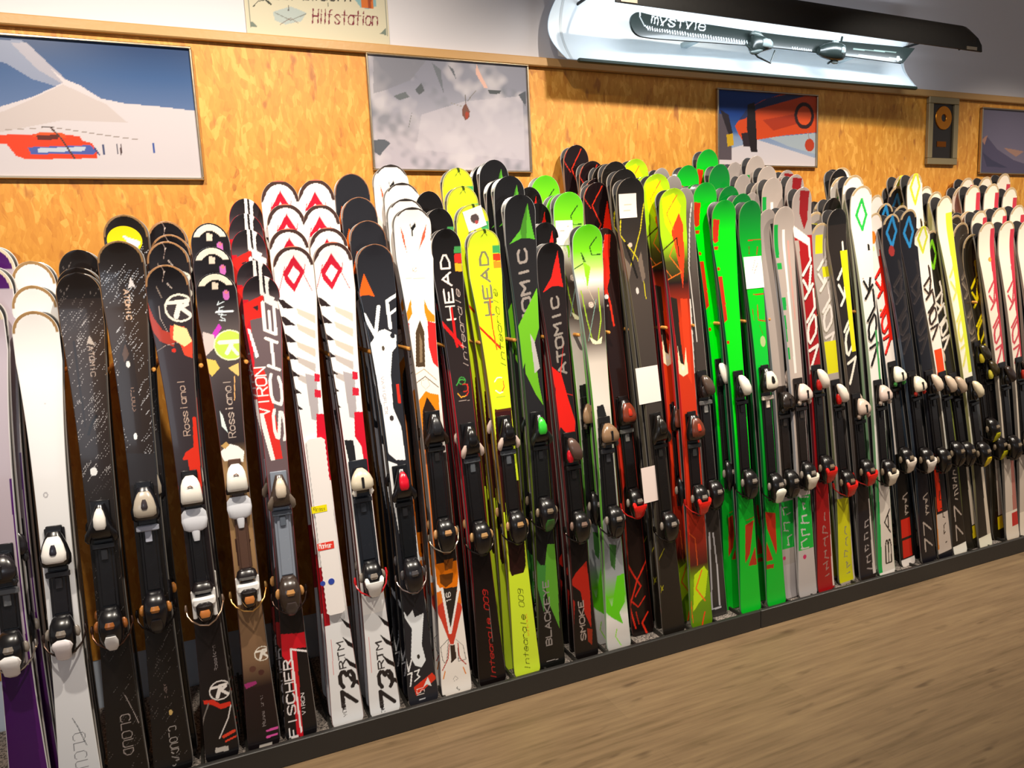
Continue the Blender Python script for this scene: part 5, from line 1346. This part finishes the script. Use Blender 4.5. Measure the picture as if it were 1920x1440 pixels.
race('yellowgrey', (1540, 419), (1587, 1094), [(1530, 398, 1), (1543, 376, 1)], 'a49890', 'dcd0c8', '8a8070', None,
     'short grey ski pair with yellow blocks and yellow tail', 'grey tipped ski pair behind the grey-yellow one', 'grey and yellow skis',
     [('band', 'c8c418', 935, 1094), ('marks', '8a8460', 1085, 985, -12, 26, 9, 1085, 5), ('half', 'c8b8b0', 36, 60, 930, 1094)], wb(735, 905, 'f0e0d0', 'd01c14', lever='e02018', lever_kind='fork', brake='a01812', brake_plastic=1), w=(.108, .074, .096),
     extra_art=[('half', 'd8d010', -30, 10, 440, 475), ('half', 'd8d010', -44, 40, 640, 700), ('half', 'd0c818', 0, 44, 500, 520)], side=[(419, '7c7468'), (1094, '4c5c34')], span=(640, 450))
race('yellowblack', (1571, 392), (1627, 1083), [(1562, 372, 1), (1574, 318, 1)], '28201c', 'f0e8d8', '141010', None,
     'black and yellow ski pair with cream slanting letters beside the white-green one', 'dark tipped ski pair behind the white-yellow lettered one', 'yellow and black skis',
     [('band', '201c20', 960, 1083), ('marks', 'a89c98', 1075, 975, -12, 26, 9, 1075, 5), ('half', 'd0c4bc', 30, 60, 940, 1083)], wb(760, 885, 'd0b8a8', 'b8a090', toe_kind='cap', lever='e02018', lever_kind='fork', brake='a01812', brake_plastic=1), w=(.110, .076, .098),
     extra_art=[('above', '181412', 420), ('half', 'e8e010', 8, 60, 470, 660)], side=[(392, '6c6054'), (1083, '2c2c34')])
race('whitegreen', (1617, 349), (1662, 1074), [(1602, 329, 2), (1579, 315, 1)], 'f8f0e8', '181410', 'b8aca0', '28c048',
     'tall white ski pair with a green diamond outline near its tip', 'white ski pair with green stroke behind the green diamond one', 'white and green diamond skis',
     [('band', 'e0d4c8', 880, 1074), ('half', '1ca048', -60, -30, 880, 1074), ('lets', '28201c', 'BA', 1060, 960, -4, 32, 7)], wb(735, 885, 'd8c0b4', 'c8b4a4', toe_kind='cap', lever='f0e4d0', lever_kind='fork'), w=(.126, .080, .104),
     extra_art=[('half', '48a058', 14, 26, 620, 800), ('half', 'f4ece4', -60, 60, 470, 520)], span=(660, 460), side=[(349, 'b4a890'), (600, '98a48c'), (1074, '188c44')])
race('redblack', (1641, 400), (1702, 1050), [(1644, 366, 1)], 'ece0d8', 'ec2010', '58100c', None,
     'white ski pair with an orange dot and bright red slanting letters', 'white tipped ski pair with orange streak behind the orange-dot one', 'white, orange and red skis',
     [('band', '181410', 850, 1050), ('marks', 'a8988c', 970, 930, -12, 26, 9, 970, 5), ('half', 'c82010', -30, 30, 975, 1010), ('half', 'c82010', -30, 30, 1014, 1048)], wb(700, 862, 'f8f0d8', '48a048', toe_kind='cap', lever='e8d8c8', lever_kind='fork'), w=(.094, .074, .092),
     extra_art=[('circ', 'f08028', 1640, 445, 18, 0, 1.6), ('circ', 'fbe0a0', 1641, 466, 11), ('half', 'd82010', 10, 60, 480, 640)], span=(640, 470), side=[(400, '8a7c74'), (640, '282c38'), (1050, '181818')])
race('blueleft', (1672, 402), (1742, 1038), [(1660, 382, 1)], '16141a', '2a2424', '3a3232', '2884c0',
     'black ski pair with a blue diamond, left of the two blue diamonds', 'black ski pair with blue mark behind the left blue diamond', 'black and blue skis, left',
     [('marks', 'a8988c', 970, 930, -12, 26, 9, 970, 5), ('lets', 'b8a89c', '77', 1035, 980, -20, 28, 7)], wb(718, 862, 'f0e0c8', 'c83020', toe_kind='cap', lever='e8dcd0', lever_kind='fork'), w=(.110, .074, .096), span=(640, 490),
     extra_art=[('circ', '982c28', 1676, 470, 18, 0, 1.4)], side=[(402, '504440'), (640, '3c4858'), (1038, '181818')])
race('blueright', (1704, 393), (1772, 1038), [(1690, 386, 1), (1682, 350, 1)], '18161c', '2a2424', '3a3232', '2884c0',
     'black ski pair with a blue diamond, right of the two blue diamonds', 'black ski pair with green fleck behind the right blue diamond', 'black and blue skis, right',
     [('half', 'd83010', -30, 0, 850, 960), ('band', 'c8b8ac', 965, 1038), ('marks', '30241c', 1030, 880, -12, 26, 9, 1030, 5), ('half', 'c87828', -50, -38, 930, 1030)], wb(716, 862, 'e8d0b8', '141010', lever='161212'), w=(.110, .074, .096), span=(640, 490), side=[(393, '504440'), (640, '1c2028'), (1038, '282420')])
race('whitelime', (1730, 425), (1800, 1024), [(1716, 326, 2)], 'f8f2e4', '38261c', 'd8c8b4', 'd8dc38',
     'white ski pair with pale yellow diamond and orange stripes above the binding', 'tall whitish ski pair with rounded pale tip', 'white and pale yellow skis',
     [('band', '181412', 840, 1024), ('lets', 'b8a89c', '77', 1015, 950, -16, 30, 7), ('marks', 'b0a094', 940, 880, -12, 26, 9, 940, 5)], wb(718, 850, 'd8c0a8', '141010', lever='161212'), w=(.104, .074, .096), span=(620, 500),
     extra_art=[('half', 'f04a10', -26, 26, 655, 710)], side=[(425, '8a7c6c'), (1024, '383430')])
race('limeblack', (1747, 433), (1821, 1017), [(1742, 412, 1)], '201c14', 'e8dccc', '4a3c30', '80cc20',
     'black tipped ski pair with a lime green diamond and white letters', 'ski pair with dark tip and white rim behind the lime diamond', 'black and lime skis',
     [('band', '1a1612', 840, 1016), ('half', 'd8c8b4', 16, 60, 860, 990), ('half', 'e0c818', 16, 60, 992, 1016)], wb(720, 850, 'c0a890', '141010', lever='161212'), w=(.096, .074, .092), span=(640, 530),
     side=[(433, '9a8c7c'), (600, 'c8d860'), (1016, '302c28')])
race('creamyellow', (1772, 368), (1848, 1007), [(1754, 360, 1), (1736, 350, 1)], 'fbf4dc', 'e8e070', 'f0e8c0', None,
     'tall cream white ski pair with a yellow right edge', 'cream tipped ski pair behind the yellow-edged one', 'cream and yellow skis',
     [('half', 'e0e838', 6, 60, 400, 700), ('band', '282420', 860, 1008), ('half', 'd8c8b4', 16, 60, 860, 1008)], wb(728, 850, 'e0d0b0', '141010', lever='e8c820', lever_kind='slim'), w=(.104, .074, .094), span=(660, 460), side=[(368, 'a89c84'), (640, 'b8b470'), (1008, '504c48')])
race('darkyellow', (1803, 418), (1866, 999), [(1792, 404, 1), (1780, 392, 1)], '383028', '584c40', '80705c', None,
     'dark ski pair with bronze rimmed tip, left of the black-yellow lettered one', 'ski pair with bronze rimmed tip in the dark stack', 'dark bronze rimmed skis',
     [('arc', 'a88c68', .84, 1.2), ('band', '302820', 850, 1001), ('half', 'c8b8a8', 12, 60, 860, 980)], wb(660, 805, '30281c', 'd8c030', toe_kind='tilt', lever='c8c018'), w=(.112, .076, .098), span=(640, 470), side=[(418, 'b09c84'), (640, '686c78'), (1001, '504c4c')])
race('blackyellow', (1822, 440), (1874, 996), [(1816, 430, 1)], '201a10', 'e8d010', '40380c', None,
     'black ski pair with bright yellow vertical lettering', 'dark bronze tipped ski pair behind the yellow lettered one', 'black and yellow lettered skis',
     [('arc', '98805c', .84, 1.2), ('half', 'c8b8a8', 0, 60, 860, 970), ('half', 'e8cc10', -10, 60, 972, 996)], wb(690, 838, '3a3018', 'e0d048', toe_kind='tilt', lever='c8c018'), w=(.112, .076, .098), span=(660, 490), side=[(440, '988468'), (640, '605850'), (996, '343028')])
race('redwhiteleft', (1852, 417), (1899, 990), [(1838, 396, 2), (1826, 348, 2), (1815, 334, 1)], 'f0e0cc', 'c84850', 'e8d4c4', None,
     'cream ski pair with red right edge and orange dot, left of the red edged ones', 'cream and red tipped ski pair in the left red edged stack', 'cream and red skis, left stack',
     [('half', 'c83040', 22, 60, 430, 700), ('half', 'd0c0b0', -60, 60, 850, 960), ('half', 'b87468', 10, 60, 700, 960), ('half', 'c82c28', 0, 60, 965, 990), ('circ', 'f0a040', 1860, 486, 12)], wb(700, 838, '302420', '141010', lever='161212'), w=(.116, .078, .1), span=(660, 500), side=[(417, '988c80'), (990, '54504c')])
race('redwhitemid', (1890, 415), (1924, 982), [(1876, 390, 2), (1862, 345, 2), (1850, 332, 1)], 'f4e4d0', 'c84850', 'ecd8c8', None,
     'cream ski pair with red right edge, second of the red edged ones', 'cream and red tipped ski pair in the second red edged stack', 'cream and red skis, second stack',
     [('half', 'c83040', 22, 60, 430, 760), ('half', 'd0c0b0', -60, 60, 850, 960), ('half', 'c82c28', 0, 60, 950, 982)], wb(690, 830, '302420', 'c03020', lever='161212'), w=(.116, .078, .1), span=(660, 500), side=[(415, '988c80'), (982, '54504c')])
race('redwhiteright', (1926, 413), (1960, 972), [(1910, 385, 2), (1896, 352, 2), (1884, 326, 1)], 'f4e4d0', 'c84850', 'ecd8c8', None,
     'cream ski pair with red edge, cut by the right edge of the photo', 'cream tipped ski pair in the stack at the right photo edge', 'cream and red skis, right stack',
     [('half', 'c83040', 22, 60, 430, 760), ('half', 'd0c0b0', -60, 60, 850, 960)], wb(680, 820, '403020', 'c03020', lever='161212'), w=(.116, .078, .1), span=(660, 500), side=[(413, '988c80'), (972, '54504c')])

def slotted_plate(root, ski, fr):
    """the bare white binding plate with ribbed edges and its three stickers"""
    m = MB()
    a, b2 = fr.px(583, 822)[1], fr.px(625, 1150)[1]
    n = 64
    pts = []
    for i in range(n + 1):
        s = b2 + (a - b2) * i / n
        pts.append((s, .0275 + (.0022 if i % 2 else 0) - (.008 if i in (0, n) else 0)))
    poly = [(-w, s) for s, w in pts] + [(w, s) for s, w in reversed(pts)]
    m.prism(poly[::-1], -.007, 0)
    o = part('binding_plate', m, [mat('white_plate', 'f6efec', .35)], ski, 0, 'bare white slotted plate')
    yf = float(ski_face((a + b2) / 2, fr.L))
    o.location.y = yf
    for (x0, y0, x1, y1, cc, tx, nm) in ((584, 944, 611, 962, 'f4e400', 'YELLOW', 'yellow sticker'), (595, 1012, 624, 1032, 'e83828', 'RED', 'red sticker')):
        q0, q1 = fr.px(x0, y1), fr.px(x1, y0)
        gx, gs = np.meshgrid(np.linspace(q0[0], q1[0], 30), np.linspace(q0[1], q1[1], 16))
        P = Painter(gx, gs, cc, fr.px)
        if cc == 'f4e400':
            P.text('40380c', 'Rossi', x0 + 4, y0 + 14, x1 - 3, y0 + 11, 7, 1.2)
        else:
            P.text('fff4f0', 'Marker', x0 + 3, y0 + 15, x1 - 3, y0 + 12, 9, 1.6)
        v = np.stack([gx.ravel(), np.full(gx.size, yf - .0078), gs.ravel()], 1)
        link('sticker', fast_mesh('sticker', v, grid_faces(30, 16), P.C, M_MATTE), ski, nm)
    m = MB()
    for (x, y, r) in ((604, 1092, .008), (620, 1088, .010)):
        cx, cs = fr.px(x, y)
        m.prism([(cx + r * math.cos(t * math.pi / 8), cs + r * math.sin(t * math.pi / 8)) for t in range(16)][::-1], yf - .0082, yf - .0065)
    link('sticker', m.mesh('sticker', [mat('blue_print', '3048a8', .4)]), ski, 'round blue stickers')
for c in C:
    if c['key'] == 'reddiamond':
        c['extra'] = [slotted_plate]
for c in C:
    column(c)
